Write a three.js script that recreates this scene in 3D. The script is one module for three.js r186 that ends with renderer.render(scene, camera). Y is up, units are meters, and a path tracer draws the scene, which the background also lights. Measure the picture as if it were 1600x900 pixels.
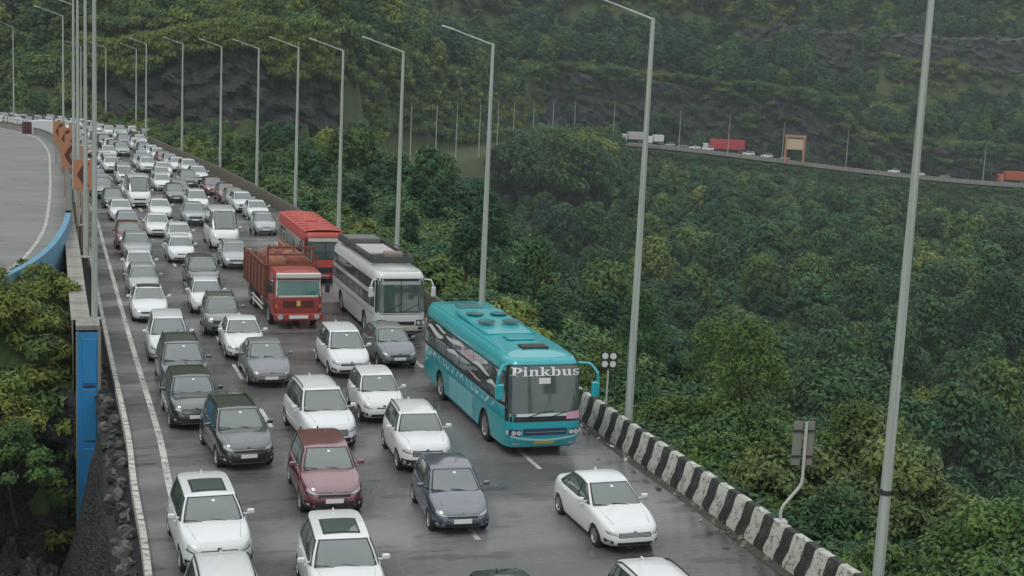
import * as THREE from 'three';
import { mergeGeometries, mergeVertices, toCreasedNormals } from 'three/addons/utils/BufferGeometryUtils.js';
import { RoundedBoxGeometry } from 'three/addons/geometries/RoundedBoxGeometry.js';
import { TextGeometry } from 'three/addons/geometries/TextGeometry.js';
import { FontLoader } from 'three/addons/loaders/FontLoader.js';
import { createNoise2D, createNoise3D } from 'simplex-noise';

// ------------------------------------------------------------------ camera, sky, sun, exposure
const scene = new THREE.Scene();
const camera = new THREE.PerspectiveCamera(23.8, 16 / 9, 0.5, 4000);
camera.rotation.order = 'YXZ';
camera.position.set(0, 12.5, 0);
camera.rotation.set(THREE.MathUtils.degToRad(-9), 0, THREE.MathUtils.degToRad(2.7));
scene.add(camera);

const renderer = new THREE.WebGLRenderer({ antialias: true });
renderer.toneMapping = THREE.LinearToneMapping;
renderer.toneMappingExposure = 1.34;
renderer.shadowMap.enabled = true;
scene.fog = new THREE.FogExp2(new THREE.Color().setRGB(0.62, 0.70, 0.72), 0.00021);

function rngOf(seed) { let a = seed >>> 0; return () => { a = (a + 0x6D2B79F5) | 0; let t = Math.imul(a ^ (a >>> 15), 1 | a); t = (t + Math.imul(t ^ (t >>> 7), 61 | t)) ^ t; return ((t ^ (t >>> 14)) >>> 0) / 4294967296; }; }
const noise2 = createNoise2D(rngOf(11)), noise3 = createNoise3D(rngOf(12));
function fbm(x, y, o = 4) { let s = 0, a = 0.5, f = 1; for (let i = 0; i < o; i++) { s += a * noise2(x * f, y * f); a *= 0.5; f *= 2.03; } return s; }
function fbm3(x, y, z, o = 4) { let s = 0, a = 0.5, f = 1; for (let i = 0; i < o; i++) { s += a * noise3(x * f, y * f, z * f); a *= 0.5; f *= 2.03; } return s; }

{ // overcast monsoon sky: even grey cloud, a little brighter overhead, with soft cloud mottling all round
  const w = 256, h = 128, data = new Float32Array(w * h * 4);
  for (let j = 0; j < h; j++) {
    const el = ((j + 0.5) / h - 0.5) * Math.PI, s = Math.max(0, Math.sin(el));
    for (let i = 0; i < w; i++) {
      const az = (i / w) * Math.PI * 2, c = Math.cos(el);
      const n = fbm3(Math.cos(az) * c * 2.2, Math.sin(el) * 3.4, Math.sin(az) * c * 2.2, 4);
      const L = (1 + 1.6 * s) / 2.6 * (1 + 0.22 * n) * 1.15;
      const k = (j * w + i) * 4;
      data[k] = L * 0.965; data[k + 1] = L * 1.0; data[k + 2] = L * 1.03; data[k + 3] = 1;
    }
  }
  const sky = new THREE.DataTexture(data, w, h, THREE.RGBAFormat, THREE.FloatType);
  sky.mapping = THREE.EquirectangularReflectionMapping;
  sky.magFilter = sky.minFilter = THREE.LinearFilter; sky.wrapS = THREE.RepeatWrapping; sky.needsUpdate = true;
  scene.background = sky; scene.environment = sky;
}
const sun = new THREE.DirectionalLight(new THREE.Color(1.0, 0.97, 0.92), 0.8);
sun.position.set(-60, 150, 20); sun.target.position.set(0, 0, -80);
sun.castShadow = true; sun.shadow.radius = 34;
Object.assign(sun.shadow.camera, { left: -250, right: 250, top: 250, bottom: -250, near: 1, far: 600 });
sun.shadow.mapSize.set(4096, 4096);
scene.add(sun, sun.target);

// ------------------------------------------------------------------ helpers
const used = {};
function numbered(n) { const k = used[n] = (used[n] ?? -1) + 1; return k ? `${n}_${String(k).padStart(3, '0')}` : n; }
function M(name, geo, mat, parent) { const m = new THREE.Mesh(geo, mat); m.name = parent ? name : numbered(name); m.castShadow = m.receiveShadow = true; (parent ?? scene).add(m); return m; }
function thing(name, label, category, x = 0, y = 0, z = 0, turn = 0, group) {
  const g = new THREE.Group(); g.name = numbered(name); g.position.set(x, y, z); g.rotation.y = turn;
  g.userData = { label, category }; if (group) g.userData.group = group; scene.add(g); return g;
}
function tag(o, label, category, group) { o.userData = { label, category }; if (group) o.userData.group = group; return o; }
function structure(o, label) { o.userData = { kind: 'structure', label, category: 'setting' }; return o; }
function stuff(o, label, category) { o.userData = { kind: 'stuff', label, category }; return o; }
const lin = (r, g, b) => new THREE.Color().setRGB(r, g, b);
const std = (c, rough = 0.7, o = {}) => new THREE.MeshStandardMaterial({ color: c, roughness: rough, ...o });
const deg = THREE.MathUtils.degToRad, lerp = THREE.MathUtils.lerp, clamp = THREE.MathUtils.clamp;
const S = (a, b, x) => { const t = clamp((x - a) / (b - a), 0, 1); return t * t * (3 - 2 * t); };
function table(pts) { return x => { if (x <= pts[0][0]) return pts[0][1]; for (let i = 1; i < pts.length; i++) if (x <= pts[i][0]) { const [a, p] = pts[i - 1], [b, q] = pts[i]; return p + (q - p) * (x - a) / (b - a); } return pts[pts.length - 1][1]; }; }
function box(w, h, d, x = 0, y = 0, z = 0, r = 0) { const g = r ? new RoundedBoxGeometry(w, h, d, 1, r) : new THREE.BoxGeometry(w, h, d); g.translate(x, y, z); return r ? g : g; }
function tube(pts, r, seg = 12, rad = 8) { return new THREE.TubeGeometry(new THREE.CatmullRomCurve3(pts.map(p => new THREE.Vector3(...p)), false, 'catmullrom', 0.1), seg, r, rad); }
function merge(list) { return mergeGeometries(list.map(g => { g = g.index ? g.toNonIndexed() : g; for (const k of Object.keys(g.attributes)) if (!['position', 'normal', 'uv'].includes(k)) g.deleteAttribute(k); return g; })); }
function noiseTexture(size, fn, srgb) { // fn(u, v) -> [r, g, b] 0..1, or one number
  const d = new Uint8Array(size * size * 4);
  for (let j = 0; j < size; j++) for (let i = 0; i < size; i++) { let c = fn(i / size, j / size); if (typeof c === 'number') c = [c, c, c]; const k = (j * size + i) * 4; for (let q = 0; q < 3; q++) d[k + q] = clamp(c[q], 0, 1) * 255; d[k + 3] = 255; }
  const t = new THREE.DataTexture(d, size, size); t.wrapS = t.wrapT = THREE.RepeatWrapping; t.magFilter = THREE.LinearFilter; t.minFilter = THREE.LinearMipmapLinearFilter; t.generateMipmaps = true; if (srgb) t.colorSpace = THREE.SRGBColorSpace; t.needsUpdate = true; return t;
}
const rep = (t, u, v) => { const c = t.clone(); c.repeat.set(u, v); c.needsUpdate = true; return c; };
function tileNoise(u, v, f, o = 4, seed = 0) { // noise that repeats over the unit square
  const a = u * Math.PI * 2, b = v * Math.PI * 2, r = f / (Math.PI * 2);
  let s = 0, amp = 0.5, k = 1; for (let i = 0; i < o; i++) { s += amp * noise3(Math.cos(a) * r * k + seed, Math.sin(a) * r * k + Math.cos(b) * r * k * 1.01, Math.sin(b) * r * k + seed * 0.7); amp *= 0.5; k *= 2; } return s;
}
// grid of quads from a function (i, j) -> [x, y, z], with uv
function grid(nu, nv, fn, uvfn, flip) {
  const p = [], uv = [], ix = [];
  for (let j = 0; j <= nv; j++) for (let i = 0; i <= nu; i++) { p.push(...fn(i / nu, j / nv)); uv.push(...(uvfn ? uvfn(i / nu, j / nv) : [i / nu, j / nv])); }
  for (let j = 0; j < nv; j++) for (let i = 0; i < nu; i++) { const a = j * (nu + 1) + i, b = a + 1, c = a + nu + 1, d = c + 1; flip ? ix.push(a, c, b, b, c, d) : ix.push(a, b, c, b, d, c); }
  const g = new THREE.BufferGeometry(); g.setAttribute('position', new THREE.Float32BufferAttribute(p, 3)); g.setAttribute('uv', new THREE.Float32BufferAttribute(uv, 2)); g.setIndex(ix); g.computeVertexNormals(); return g;
}
// ------------------------------------------------------------------ plan of the place (metres; x right, -z away from the camera)
class Path {
  constructor(pts, n) { const c = new THREE.CatmullRomCurve3(pts.map(([x, z]) => new THREE.Vector3(x, 0, z)), false, 'centripetal'); this.p = c.getSpacedPoints(n).map(v => [v.x, v.z]); this.L = c.getLength(); this.n = n; }
  at(s) { const f = clamp(s / this.L, 0, 1) * this.n, i = Math.min(Math.floor(f), this.n - 1), t = f - i, a = this.p[i], b = this.p[i + 1]; const dx = b[0] - a[0], dz = b[1] - a[1], l = Math.hypot(dx, dz);
    const a0 = this.p[Math.max(i - 1, 0)], b0 = this.p[Math.min(i + 2, this.n)]; let tx = b0[0] - a0[0], tz = b0[1] - a0[1]; const tl = Math.hypot(tx, tz); tx /= tl; tz /= tl;
    return { x: a[0] + dx * t, z: a[1] + dz * t, tx, tz, nx: -tz, nz: tx }; } // n points to the right of travel along the path
  off(s, d) { const q = this.at(s); return [q.x + q.nx * d, q.z + q.nz * d]; }
  near(x, z) { let best = 1e9, bs = 0, bd = 0; for (let i = 0; i < this.n; i++) { const a = this.p[i], b = this.p[i + 1], dx = b[0] - a[0], dz = b[1] - a[1], l2 = dx * dx + dz * dz, t = clamp(((x - a[0]) * dx + (z - a[1]) * dz) / l2, 0, 1), ex = x - a[0] - dx * t, ez = z - a[1] - dz * t, e = ex * ex + ez * ez; if (e < best) { best = e; bs = (i + t) / this.n * this.L; bd = (dx * ez - dz * ex) >= 0 ? 1 : -1; } } return { s: bs, d: Math.sqrt(best) * bd }; }
  sAtZ(z) { for (let i = 0; i < this.n; i++) if ((this.p[i][1] - z) * (this.p[i + 1][1] - z) <= 0) return (i + (this.p[i][1] - z) / (this.p[i][1] - this.p[i + 1][1])) / this.n * this.L; return 0; }
}
// inner foot of the barrier on the valley side, walked away from the camera: d > 0 is outside (valley), d < 0 the carriageway
const RIGHT = new Path([[27, 30], [22, 14], [17.2, -3], [12.5, -18.5], [8.62, -30.7], [7.6, -33.8], [5.98, -38.9], [4.46, -43.4], [3, -48], [-1.15, -60], [-6.65, -76], [-12.3, -92.5], [-17.9, -108.8], [-23.8, -124.5], [-31.3, -143.8], [-36.9, -157], [-42.9, -171], [-55.2, -200], [-70, -228], [-90, -250], [-125, -266], [-175, -272]], 260);
const ROADW = 15.9;
// right-hand parapet of the opposite carriageway, 2.5 m higher
const LEFT = new Path([[-34, -16], [-25.4, -36], [-21.6, -50], [-21.5, -57], [-22.3, -63.5], [-25.1, -75], [-29.2, -88], [-37.3, -112], [-47.6, -141], [-56, -160], [-66.5, -174], [-84, -186], [-130, -200]], 160);
const LH = 2.5;
// foot of the hills beyond the valley
const FOOT = new Path([[-420, -330], [-260, -262], [-150, -284], [-88, -272], [-52, -268], [-36, -282], [-26, -330], [-6, -410], [16, -478], [48, -492], [110, -493], [190, -499], [330, -505], [520, -490]], 200);
const FAR = new Path([[-30, -292], [-18, -340], [-4, -404], [20, -468], [50, -481], [110, -482], [190, -487], [330, -492], [520, -478]], 160);
const farH = x => lerp(-9.0, -18.5, S(0, 185, x));

const stepH = x => x < -88 ? 3 : x < 0 ? lerp(12, 17, S(-84, -50, x)) : lerp(22, 10, S(108, 126, x));
function ground(x, z) { // height of the bare land
  const r = RIGHT.near(x, z), l = LEFT.near(x, z), f = FOOT.near(x, z), far = FAR.near(x, z);
  const bump = fbm(x * 0.02, z * 0.02, 4);
  let h;
  const a = 13 * S(-90, -150, z);
  if (r.d > -8) {
    const wide = Math.pow(S(-26 + a, 58 + a, r.d), 1.0) * S(5 + a, 26 + a, r.d);
    let floor = -32 + 6 * bump; floor = lerp(floor, farH(x) - (x > 10 ? 13 : 6), S(-250, -465, z + 40 * S(40, -40, x)));
    h = lerp(-0.55 - 0.05 * Math.max(0, r.d), floor, wide) + (r.d > 4 ? 1.2 * fbm(x * 0.09, z * 0.09, 3) * S(4, 12, r.d) : 0);
  } else if (r.d > -ROADW - 0.6) h = -0.55;
  else {
    const e = -r.d - ROADW; // metres left of the kerb
    const up = 1.6 + 0.5 * fbm(x * 0.1, z * 0.1, 3);
    const gully = lerp(-0.9, -11, S(-0.6, 0.8, e));
    h = lerp(gully, lerp(-1.2, up, S(1.5, 2.7, e)), S(-47, -53, z));
    if (l.d < 0.4) h = Math.min(lerp(h, LH - 0.6, S(0.4, -1.5, l.d)), LH - 0.5);
    if (l.d < -12) h = LH - 0.6 + 2 * S(-12, -20, l.d) + 0.45 * (-l.d - 12) * S(-12, -30, l.d);
  }
  // benches and hills beyond
  if (f.d < 0) { // outside
    const e = -f.d, base = lerp(farH(x), 0.5, S(-430, -300, z));
    let k = base - 0.5 + stepH(x) * S(3.5, 7, e) + 0.24 * e + 6 * bump * S(5, 30, e);
    k += (13 + 4 * fbm(x * 0.012, 7, 2)) * S(70, 75, e + 16 * fbm(x * 0.01, 3.3, 3)) + 0.34 * Math.max(0, e - 75) + 14 * fbm(x * 0.008, z * 0.008, 3) * S(60, 140, e);
    k += 0.55 * e * S(-20, -90, x) ;
    h = Math.max(h, k);
    if (r.d < 8 && r.d > -ROADW - 4 && z < -210) h = Math.min(h, -0.55 + 3 * Math.max(0, r.d - 3));
  }
  if (Math.abs(far.d) < 16 && far.s > 8) h = lerp(farH(x) - 0.5, h, S(6.5, 16, Math.abs(far.d) + (far.d > 0 ? 4 : 0)));
  return h;
}

// ------------------------------------------------------------------ materials of the setting
const soilTex = noiseTexture(512, (u, v) => { const n = tileNoise(u, v, 5, 5, 1), m = tileNoise(u, v, 40, 3, 4); const k = clamp(0.5 + n * 0.9, 0, 1); return [0.22 + 0.07 * (1 - k) + 0.06 * m, 0.29 + 0.03 * k + 0.06 * m, 0.16 + 0.02 * (1 - k) + 0.04 * m]; }, true);
const soilBump = noiseTexture(256, (u, v) => 0.5 + 0.5 * tileNoise(u, v, 14, 4, 9));
const landMat = std(0xffffff, 0.95, { map: soilTex, bumpMap: soilBump, bumpScale: 0.25 });
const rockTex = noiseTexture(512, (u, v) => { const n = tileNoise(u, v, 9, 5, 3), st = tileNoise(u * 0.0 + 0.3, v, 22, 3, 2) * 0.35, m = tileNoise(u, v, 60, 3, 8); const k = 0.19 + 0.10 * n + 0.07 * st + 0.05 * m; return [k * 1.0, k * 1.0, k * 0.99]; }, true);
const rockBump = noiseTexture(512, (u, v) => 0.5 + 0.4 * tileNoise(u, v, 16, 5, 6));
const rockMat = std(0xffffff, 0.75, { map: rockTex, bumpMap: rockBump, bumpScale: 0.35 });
const asphTex = noiseTexture(1024, (u, v) => { // worn asphalt: grain, tyre polished tracks, damp patches, repairs and cracks
  const n = tileNoise(u, v, 6, 4, 21), p = tileNoise(u, v, 3, 3, 33), g = tileNoise(u, v, 300, 2, 5), wear = tileNoise(u, v, 10, 3, 27);
  const tr = -0.016 * Math.cos(u * Math.PI * 2 * 16) * (0.6 + wear), oil = tileNoise(u * 1, v, 24, 3, 29), c = Math.abs(tileNoise(u, v, 5, 4, 37)), c2 = Math.abs(tileNoise(u, v, 9, 3, 39));
  const rep1 = [[0.12, 0.2, 0.09, 0.22], [0.55, 0.62, 0.12, 0.1], [0.78, 0.08, 0.1, 0.3], [0.33, 0.75, 0.11, 0.16]].some(([x, y, w, h]) => u > x && u < x + w && v > y && v < y + h) ? -0.03 : 0;
  const k = 0.44 + 0.045 * n - 0.10 * S(0.02, 0.3, p) + 0.05 * g + tr + rep1 - 0.07 * S(0.28, 0.4, oil) - (c < 0.006 && p > -0.1 ? 0.07 : 0) - (c2 < 0.004 && n > 0.1 ? 0.05 : 0);
  return [k * 1.02, k * 0.99, k * 0.995]; }, true);
const asphRough = noiseTexture(512, (u, v) => { const n = tileNoise(u, v, 5, 5, 41), m = tileNoise(u, v, 2.5, 3, 47); return clamp(0.25 + 0.5 * n + 0.3 * m, 0.06, 0.7); });
const asphBump = noiseTexture(256, (u, v) => 0.5 + 0.5 * tileNoise(u, v, 60, 3, 51));
const asphalt = std(0xffffff, 1, { map: rep(asphTex, 1 / 30, 1 / 30), roughnessMap: rep(asphRough, 1 / 19, 1 / 19), bumpMap: rep(asphBump, 1 / 1.6, 1 / 1.6), bumpScale: 0.006 });
const asphaltDry = std(0xffffff, 0.8, { map: rep(asphTex, 1 / 23, 1 / 23), bumpMap: rep(asphBump, 1 / 1.6, 1 / 1.6), bumpScale: 0.006 });
const leftAsphTex = noiseTexture(512, (u, v) => { const n = tileNoise(u, v, 6, 4, 61), g = tileNoise(u, v, 150, 2, 5), c = Math.abs(tileNoise(u, v, 4, 3, 66)); const k = 0.46 + 0.05 * n + 0.05 * g - (c < 0.012 ? 0.12 : 0); return [k, k, k * 0.985]; }, true);
asphaltDry.map = rep(leftAsphTex, 1 / 18, 1 / 18);
const concTex = noiseTexture(512, (u, v) => { const n = tileNoise(u, v, 5, 5, 71), m = tileNoise(u, v, 50, 3, 75), st = tileNoise(u, 0.5, 18, 3, 77); const k = 0.50 + 0.12 * n + 0.05 * m + 0.05 * st; return [k * 1.02, k, k * 0.95]; }, true);
const concrete = std(0xffffff, 0.85, { map: rep(concTex, 0.3, 0.3), bumpMap: rep(asphBump, 0.7, 0.7), bumpScale: 0.008 });
const wornPaint = (base, dirt, cut, seed) => noiseTexture(512, (u, v) => { const n = tileNoise(u, v, 8, 5, seed), m = tileNoise(u, v, 46, 4, seed + 3); const k = S(cut, cut + 0.28, n * 0.7 + m * 0.75); return base.map((b, i) => lerp(b, dirt[i], k * 0.85) + 0.03 * m); }, true);
const lineTex = wornPaint([0.72, 0.72, 0.69], [0.38, 0.37, 0.36], 0.02, 81);
const lineMat = std(0xffffff, 0.55, { map: rep(lineTex, 0.25, 0.25) });
const whiteTex = wornPaint([0.70, 0.70, 0.67], [0.30, 0.31, 0.27], 0.10, 91), blackTex = wornPaint([0.15, 0.155, 0.15], [0.32, 0.33, 0.29], 0.14, 96);
const barWhite = std(0xffffff, 0.75, { map: rep(whiteTex, 0.4, 0.4) }), barBlack = std(0xffffff, 0.7, { map: rep(blackTex, 0.4, 0.4) });
const blueTex = wornPaint([0.13, 0.49, 0.72], [0.30, 0.45, 0.53], 0.14, 101);
const bluePaint = std(0xffffff, 0.6, { map: rep(blueTex, 0.35, 0.35) });
const faded = std(0xffffff, 0.75, { map: rep(wornPaint([0.34, 0.55, 0.66], [0.45, 0.49, 0.49], 0.06, 107), 0.35, 0.35) });
const galv = std(lin(0.52, 0.57, 0.52), 0.55, { metalness: 0.1, map: rep(concTex, 0.8, 0.3) });
galv.map = rep(noiseTexture(256, (u, v) => 0.86 + 0.12 * tileNoise(u, v, 9, 4, 113), true), 0.6, 0.4);

// ------------------------------------------------------------------ land
{
  const xs = [], zs = []; for (let x = -330; x < 460;) { xs.push(x); x += (x > -60 && x < 60) ? 1.6 : (x > -130 && x < 220 ? 3.2 : 7); }
  for (let z = 30; z > -900;) { zs.push(z); z -= z > -130 ? 1.8 : z > -300 ? 3 : z > -520 ? 2.6 : 7; }
  const nx = xs.length - 1, nz = zs.length - 1;
  const land = M('hillside_ground', grid(nx, nz, (u, v) => { const x = xs[Math.round(u * nx)], z = zs[Math.round(v * nz)]; return [x, ground(x, z), z]; }, (u, v) => [xs[Math.round(u * nx)] / 14, zs[Math.round(v * nz)] / 14]), landMat);
  structure(land, 'green and brown hillside ground falling into the valley');
  const base = M('distant_ground', new THREE.PlaneGeometry(6000, 6000).rotateX(-Math.PI / 2).translate(0, -75, -1500), landMat); structure(base, 'low land around the hills');
}
// rock faces cut into the foot of the hills
function rockFace(name, path, s0, s1, inset, height, lean, seed, label, baseOf) {
  const n = Math.round((s1 - s0) / 0.9), m = 26;
  const g = grid(n, m, (u, v) => {
    const s = lerp(s0, s1, u), q = path.at(s), end = S(0, 0.03, u) * S(1, 0.97, u);
    const hh = ((typeof height === 'function' ? height(q.x) : height) + 2.5 * fbm(s * 0.05, seed, 3)) * (0.35 + 0.65 * end), y = v * hh;
    const ridge = 1 - Math.abs(noise2(s * 0.13 + seed, y * 0.05)), slab = Math.floor(3 * (0.5 + 0.5 * noise2(s * 0.22, y * 0.28 + seed))) * 0.55;
    const rough = 1.9 * fbm3(s * 0.12, y * 0.16, seed, 5) + slab + 1.0 * ridge * ridge - 1.0;
    const d = -(inset + lean * v + (v < 0.97 ? rough : 0)) - (v > 0.96 ? 5 : 0); // negative d: into the hill
    const b = baseOf(q.x, q.z); return [q.x + q.nx * d, b + y, q.z + q.nz * d];
  }, (u, v) => [lerp(s0, s1, u) / 7, v * 3]);
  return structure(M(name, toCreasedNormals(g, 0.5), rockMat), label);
}
const sFoot = (x, z) => FOOT.near(x, z).s;
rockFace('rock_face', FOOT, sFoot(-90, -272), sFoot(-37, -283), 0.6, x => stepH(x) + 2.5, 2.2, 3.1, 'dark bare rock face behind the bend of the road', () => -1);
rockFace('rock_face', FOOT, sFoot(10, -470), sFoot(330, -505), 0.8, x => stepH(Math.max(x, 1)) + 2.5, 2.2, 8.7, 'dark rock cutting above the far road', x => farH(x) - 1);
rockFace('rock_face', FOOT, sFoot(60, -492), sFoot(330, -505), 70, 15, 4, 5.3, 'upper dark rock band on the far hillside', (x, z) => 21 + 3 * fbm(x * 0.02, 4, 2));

// ------------------------------------------------------------------ roads
function ribbon(path, s0, s1, d0, d1, y, step, thick = 0, crown) { // sheet along a path, with side skirts when thick
  const n = Math.max(2, Math.round((s1 - s0) / step)), ds = thick ? [d0, d0, d1, d1] : [d0, d1];
  const yy = typeof y === 'function' ? y : () => y;
  const m = thick ? 3 : Math.max(1, Math.round(Math.abs(d1 - d0) / 4));
  const g = grid(m, n, (u, v) => { const s = lerp(s0, s1, v); let d, dy = 0; if (thick) { const k = Math.round(u * 3); d = ds[k]; dy = k === 0 || k === 3 ? -thick : 0; } else d = lerp(d0, d1, u); const [x, z] = path.off(s, d); return [x, yy(s, x, z) + dy, z]; }, (u, v) => [lerp(d0, d1, u), lerp(s0, s1, v)], false);
  return thick ? toCreasedNormals(g, 0.6) : g;
}
const sz = z => RIGHT.sAtZ(z);
const sEnd = RIGHT.L;
// d is measured to the right of travel away from the camera; the carriageway lies at negative d
const road = structure(M('road', ribbon(RIGHT, 0, sEnd, -ROADW, 0.1, 0, 1.5, 1.2), asphalt), 'wet grey asphalt carriageway packed with traffic');
const road2 = structure(M('opposite_road', ribbon(LEFT, 0, LEFT.L, -11, 0.1, LH, 1.5, 1.2), asphaltDry), 'empty pale grey opposite carriageway curving behind the chevron signs');
structure(M('far_road', ribbon(FAR, FAR.near(26, -471).s, FAR.L, -4.5, 4.5, (s, x, z) => farH(x), 3, 1), asphaltDry), 'road along the far side of the valley');
const edgeL = -15.0;
M('edge_line', ribbon(RIGHT, 0, sEnd, edgeL - 0.1, edgeL + 0.1, 0.005, 1.5), lineMat, road);
M('edge_line', ribbon(LEFT, 0, LEFT.L, -1.05, -0.88, LH + 0.005, 1.5), lineMat, road2);
for (const d of [-3.5, -7.35, -11.2]) for (let s = 8 + (d === -7.35 ? 2.6 : d === -3.5 ? 1.2 : 0); s < sz(-150); s += 7.5) M('lane_dash', ribbon(RIGHT, s, s + 2.7, d - 0.075, d + 0.075, 0.006, 0.9), lineMat, road);
// left kerb
const kerb = structure(M('kerb', ribbon(RIGHT, 0, sz(-118), -ROADW - 0.19, -ROADW - 0.02, (s) => 0.15, 1.2, 0.5), barWhite), 'white washed kerb along the rubble drain');
// ------------------------------------------------------------------ crash barrier on the valley side
{
  const bar = thing('crash_barrier', 'concrete roadside barrier with slanting black and white stripes above the valley', 'barrier');
  const prof = [[0, -0.3], [0, 0.12], [0.07, 0.42], [0.11, 0.92], [0.15, 0.99], [0.33, 0.99], [0.37, 0.93], [0.40, -0.3]]; // d outside, height
  const block = (s0, s1, skew, n = 2) => { // ends lean with the paint
    const parts = [];
    const P = (s, k) => { const [d, y] = prof[k]; const ss = s - skew * Math.max(0, y); const [x, z] = RIGHT.off(ss, d); return [x, y, z]; };
    const g = grid(prof.length - 1, n, (u, v) => P(lerp(s0, s1, v), Math.round(u * (prof.length - 1))), (u, v) => [u * 2.4, lerp(s0, s1, v)]);
    parts.push(g);
    for (const e of [0, 1]) { const s = e ? s1 : s0, sh = new THREE.BufferGeometry(), p = [], uv = [], ix = []; for (let k = 0; k < prof.length; k++) { p.push(...P(s, k)); uv.push(prof[k][0], prof[k][1]); } for (let k = 1; k < prof.length - 1; k++) e ? ix.push(0, k, k + 1) : ix.push(0, k + 1, k); sh.setAttribute('position', new THREE.Float32BufferAttribute(p, 3)); sh.setAttribute('uv', new THREE.Float32BufferAttribute(uv, 2)); sh.setIndex(ix); sh.computeVertexNormals(); parts.push(sh); }
    return toCreasedNormals(merge(parts), 0.5);
  };
  const rg = rngOf(5);
  let s = 4, k = 0; const sPaint = sz(-66);
  while (s < sPaint) { const w = (k % 2 ? 0.52 : 0.60) + 0.05 * (rg() - 0.5); M(k % 2 ? 'black_stripe_block' : 'white_stripe_block', block(s, s + w - 0.006, 0.32), k % 2 ? barBlack : barWhite, bar); s += w; k++; }
  const plain = std(0xffffff, 0.85, { map: rep(noiseTexture(256, (u, v) => { const n = tileNoise(u, v, 6, 5, 131); const q = 0.30 + 0.14 * n; return [q * 1.05, q, q * 0.86]; }, true), 0.4, 0.4) });
  while (s < sz(-236)) { M('concrete_panel', block(s, s + 2.97, 0.0, 2), plain, bar); s += 3; }
}
// ------------------------------------------------------------------ lamp posts
const lampGeo = {};
function lampPost(x, y, z, H, turn, label, group, arm = 2.5, sc = 1) {
  const t = thing('street_lamp', label, 'street lamp', x, y, z, turn, group);
  const key = H.toFixed(1) + arm + sc;
  if (!lampGeo[key]) lampGeo[key] = {
    pole: new THREE.CylinderGeometry(0.075 * sc, 0.155 * sc, H, 8, 6).translate(0, H / 2, 0),
    foot: merge([box(0.5, 0.05, 0.5, 0, 0.025, 0), ...[-1, 1].flatMap(a => [-1, 1].map(b => new THREE.CylinderGeometry(0.03, 0.03, 0.09, 6).translate(a * 0.19, 0.09, b * 0.19)))]),
    arm: new THREE.CylinderGeometry(0.035 * sc, 0.055 * sc, arm, 6).translate(0, arm / 2, 0).rotateZ(deg(72)).translate(0, H - 0.06, 0),
    head: box(0.62, 0.09, 0.2, 0, 0, 0, 0.04).rotateZ(deg(-14)).translate(-Math.sin(deg(72)) * arm - 0.22, H + Math.cos(deg(72)) * arm + 0.0, 0),
    band: new THREE.CylinderGeometry(0.15 * sc, 0.152 * sc, 0.34, 8).translate(0, 1.75, 0),
    door: box(0.13, 0.42, 0.02, 0, 0.95, 0.148),
  };
  const g = lampGeo[key];
  M('pole', g.pole, galv, t); M('base_plate', g.foot, galv, t); M('arm', g.arm, galv, t); M('lamp_head', g.head, std(lin(0.42, 0.45, 0.43), 0.5), t);
  return t;
}
const bandMat = std(lin(0.03, 0.03, 0.03), 0.6);
const rp = [[9.25, -31.9, 15.4], [4.28, -46.5, 14.48], [-1.38, -63, 13.7], [-6.79, -78.7, 13.35], [-12.32, -95, 13.4], [-18.06, -111.5, 13.64], [-24.4, -128, 13.53], [-32.2, -148, 13.7], [-42.25, -172, 14], [-54.4, -200, 14]];
const rpl = ['tall grey street lamp at right, nearest the camera, with a dark band', 'street lamp behind the striped barrier beside the teal bus front', 'street lamp rising behind the rear of the teal bus', 'street lamp behind the roof of the white bus', 'street lamp rising behind the red roofed bus', 'street lamp behind the barrier just past the red roofed bus', 'street lamp behind the unpainted barrier, sixth from the camera', 'street lamp at the barrier beside the small maroon car far back', 'street lamp at the barrier beside the far white cars', 'street lamp at the barrier where the road bends out of sight'];
rp.forEach(([x, z, H], i) => {
  const q = RIGHT.near(x, z), c = RIGHT.at(q.s);
  const y = -0.1, t = lampPost(x, y, z, H - y, Math.atan2(-c.nz, c.nx) - deg(9), rpl[i], 'lamps behind the valley side barrier', 1.95, 1.0);
  M('concrete_footing', box(0.7, 1.2, 0.7, 0, -0.62, 0), concrete, t);
  if (i === 0) { const b = new THREE.CylinderGeometry(0.155, 0.157, 0.12, 8).translate(0, 3.0, 0); M('dark_band', b, bandMat, t); M('clamp_box', box(0.16, 0.12, 0.08, -0.16, 3.02, 0.04), bandMat, t); }
});
// posts on top of the retaining wall between the carriageways
const lp = [[-16.1, -52, 14.2, 'thickest street lamp post on the wall above the blue end'], [-21.5, -68, 14, 'street lamp post second along the wall between the roads'], [-25.9, -80.5, 14, 'street lamp post third along the wall between the roads'], [-30.3, -93.3, 13.9, 'slim street lamp post fourth along the wall between the roads']];
for (const [x, z, H, l] of lp) { const t = lampPost(x, 2.28, z, H, deg(-18), l, 'lamps on the wall between the roads', 2.3, 0.8); }
const lq = [[-35.55, -106, 13.5, 'street lamp at the parapet of the empty road beside the chevron signs'], [-49.5, -141, 13.5, 'street lamp at the far parapet, second left of the chevron signs'], [-66.5, -181.5, 13.5, 'street lamp at the far parapet where the empty road bends away'], [-72.2, -196, 12.9, 'leftmost far street lamp above the white railing']];
for (const [x, z, H, l] of lq) { const q = LEFT.near(x, z), p = LEFT.off(q.s, 0.75), c = LEFT.at(q.s); const y = z < -185 ? ground(x, z) - 0.1 : LH - 0.6; lampPost(z < -185 ? x : p[0], y, z < -185 ? z : p[1], H + LH - y, Math.atan2(-c.nz, c.nx) - deg(4), l, 'lamps along the opposite carriageway', 2.4, 0.85); }
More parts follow.
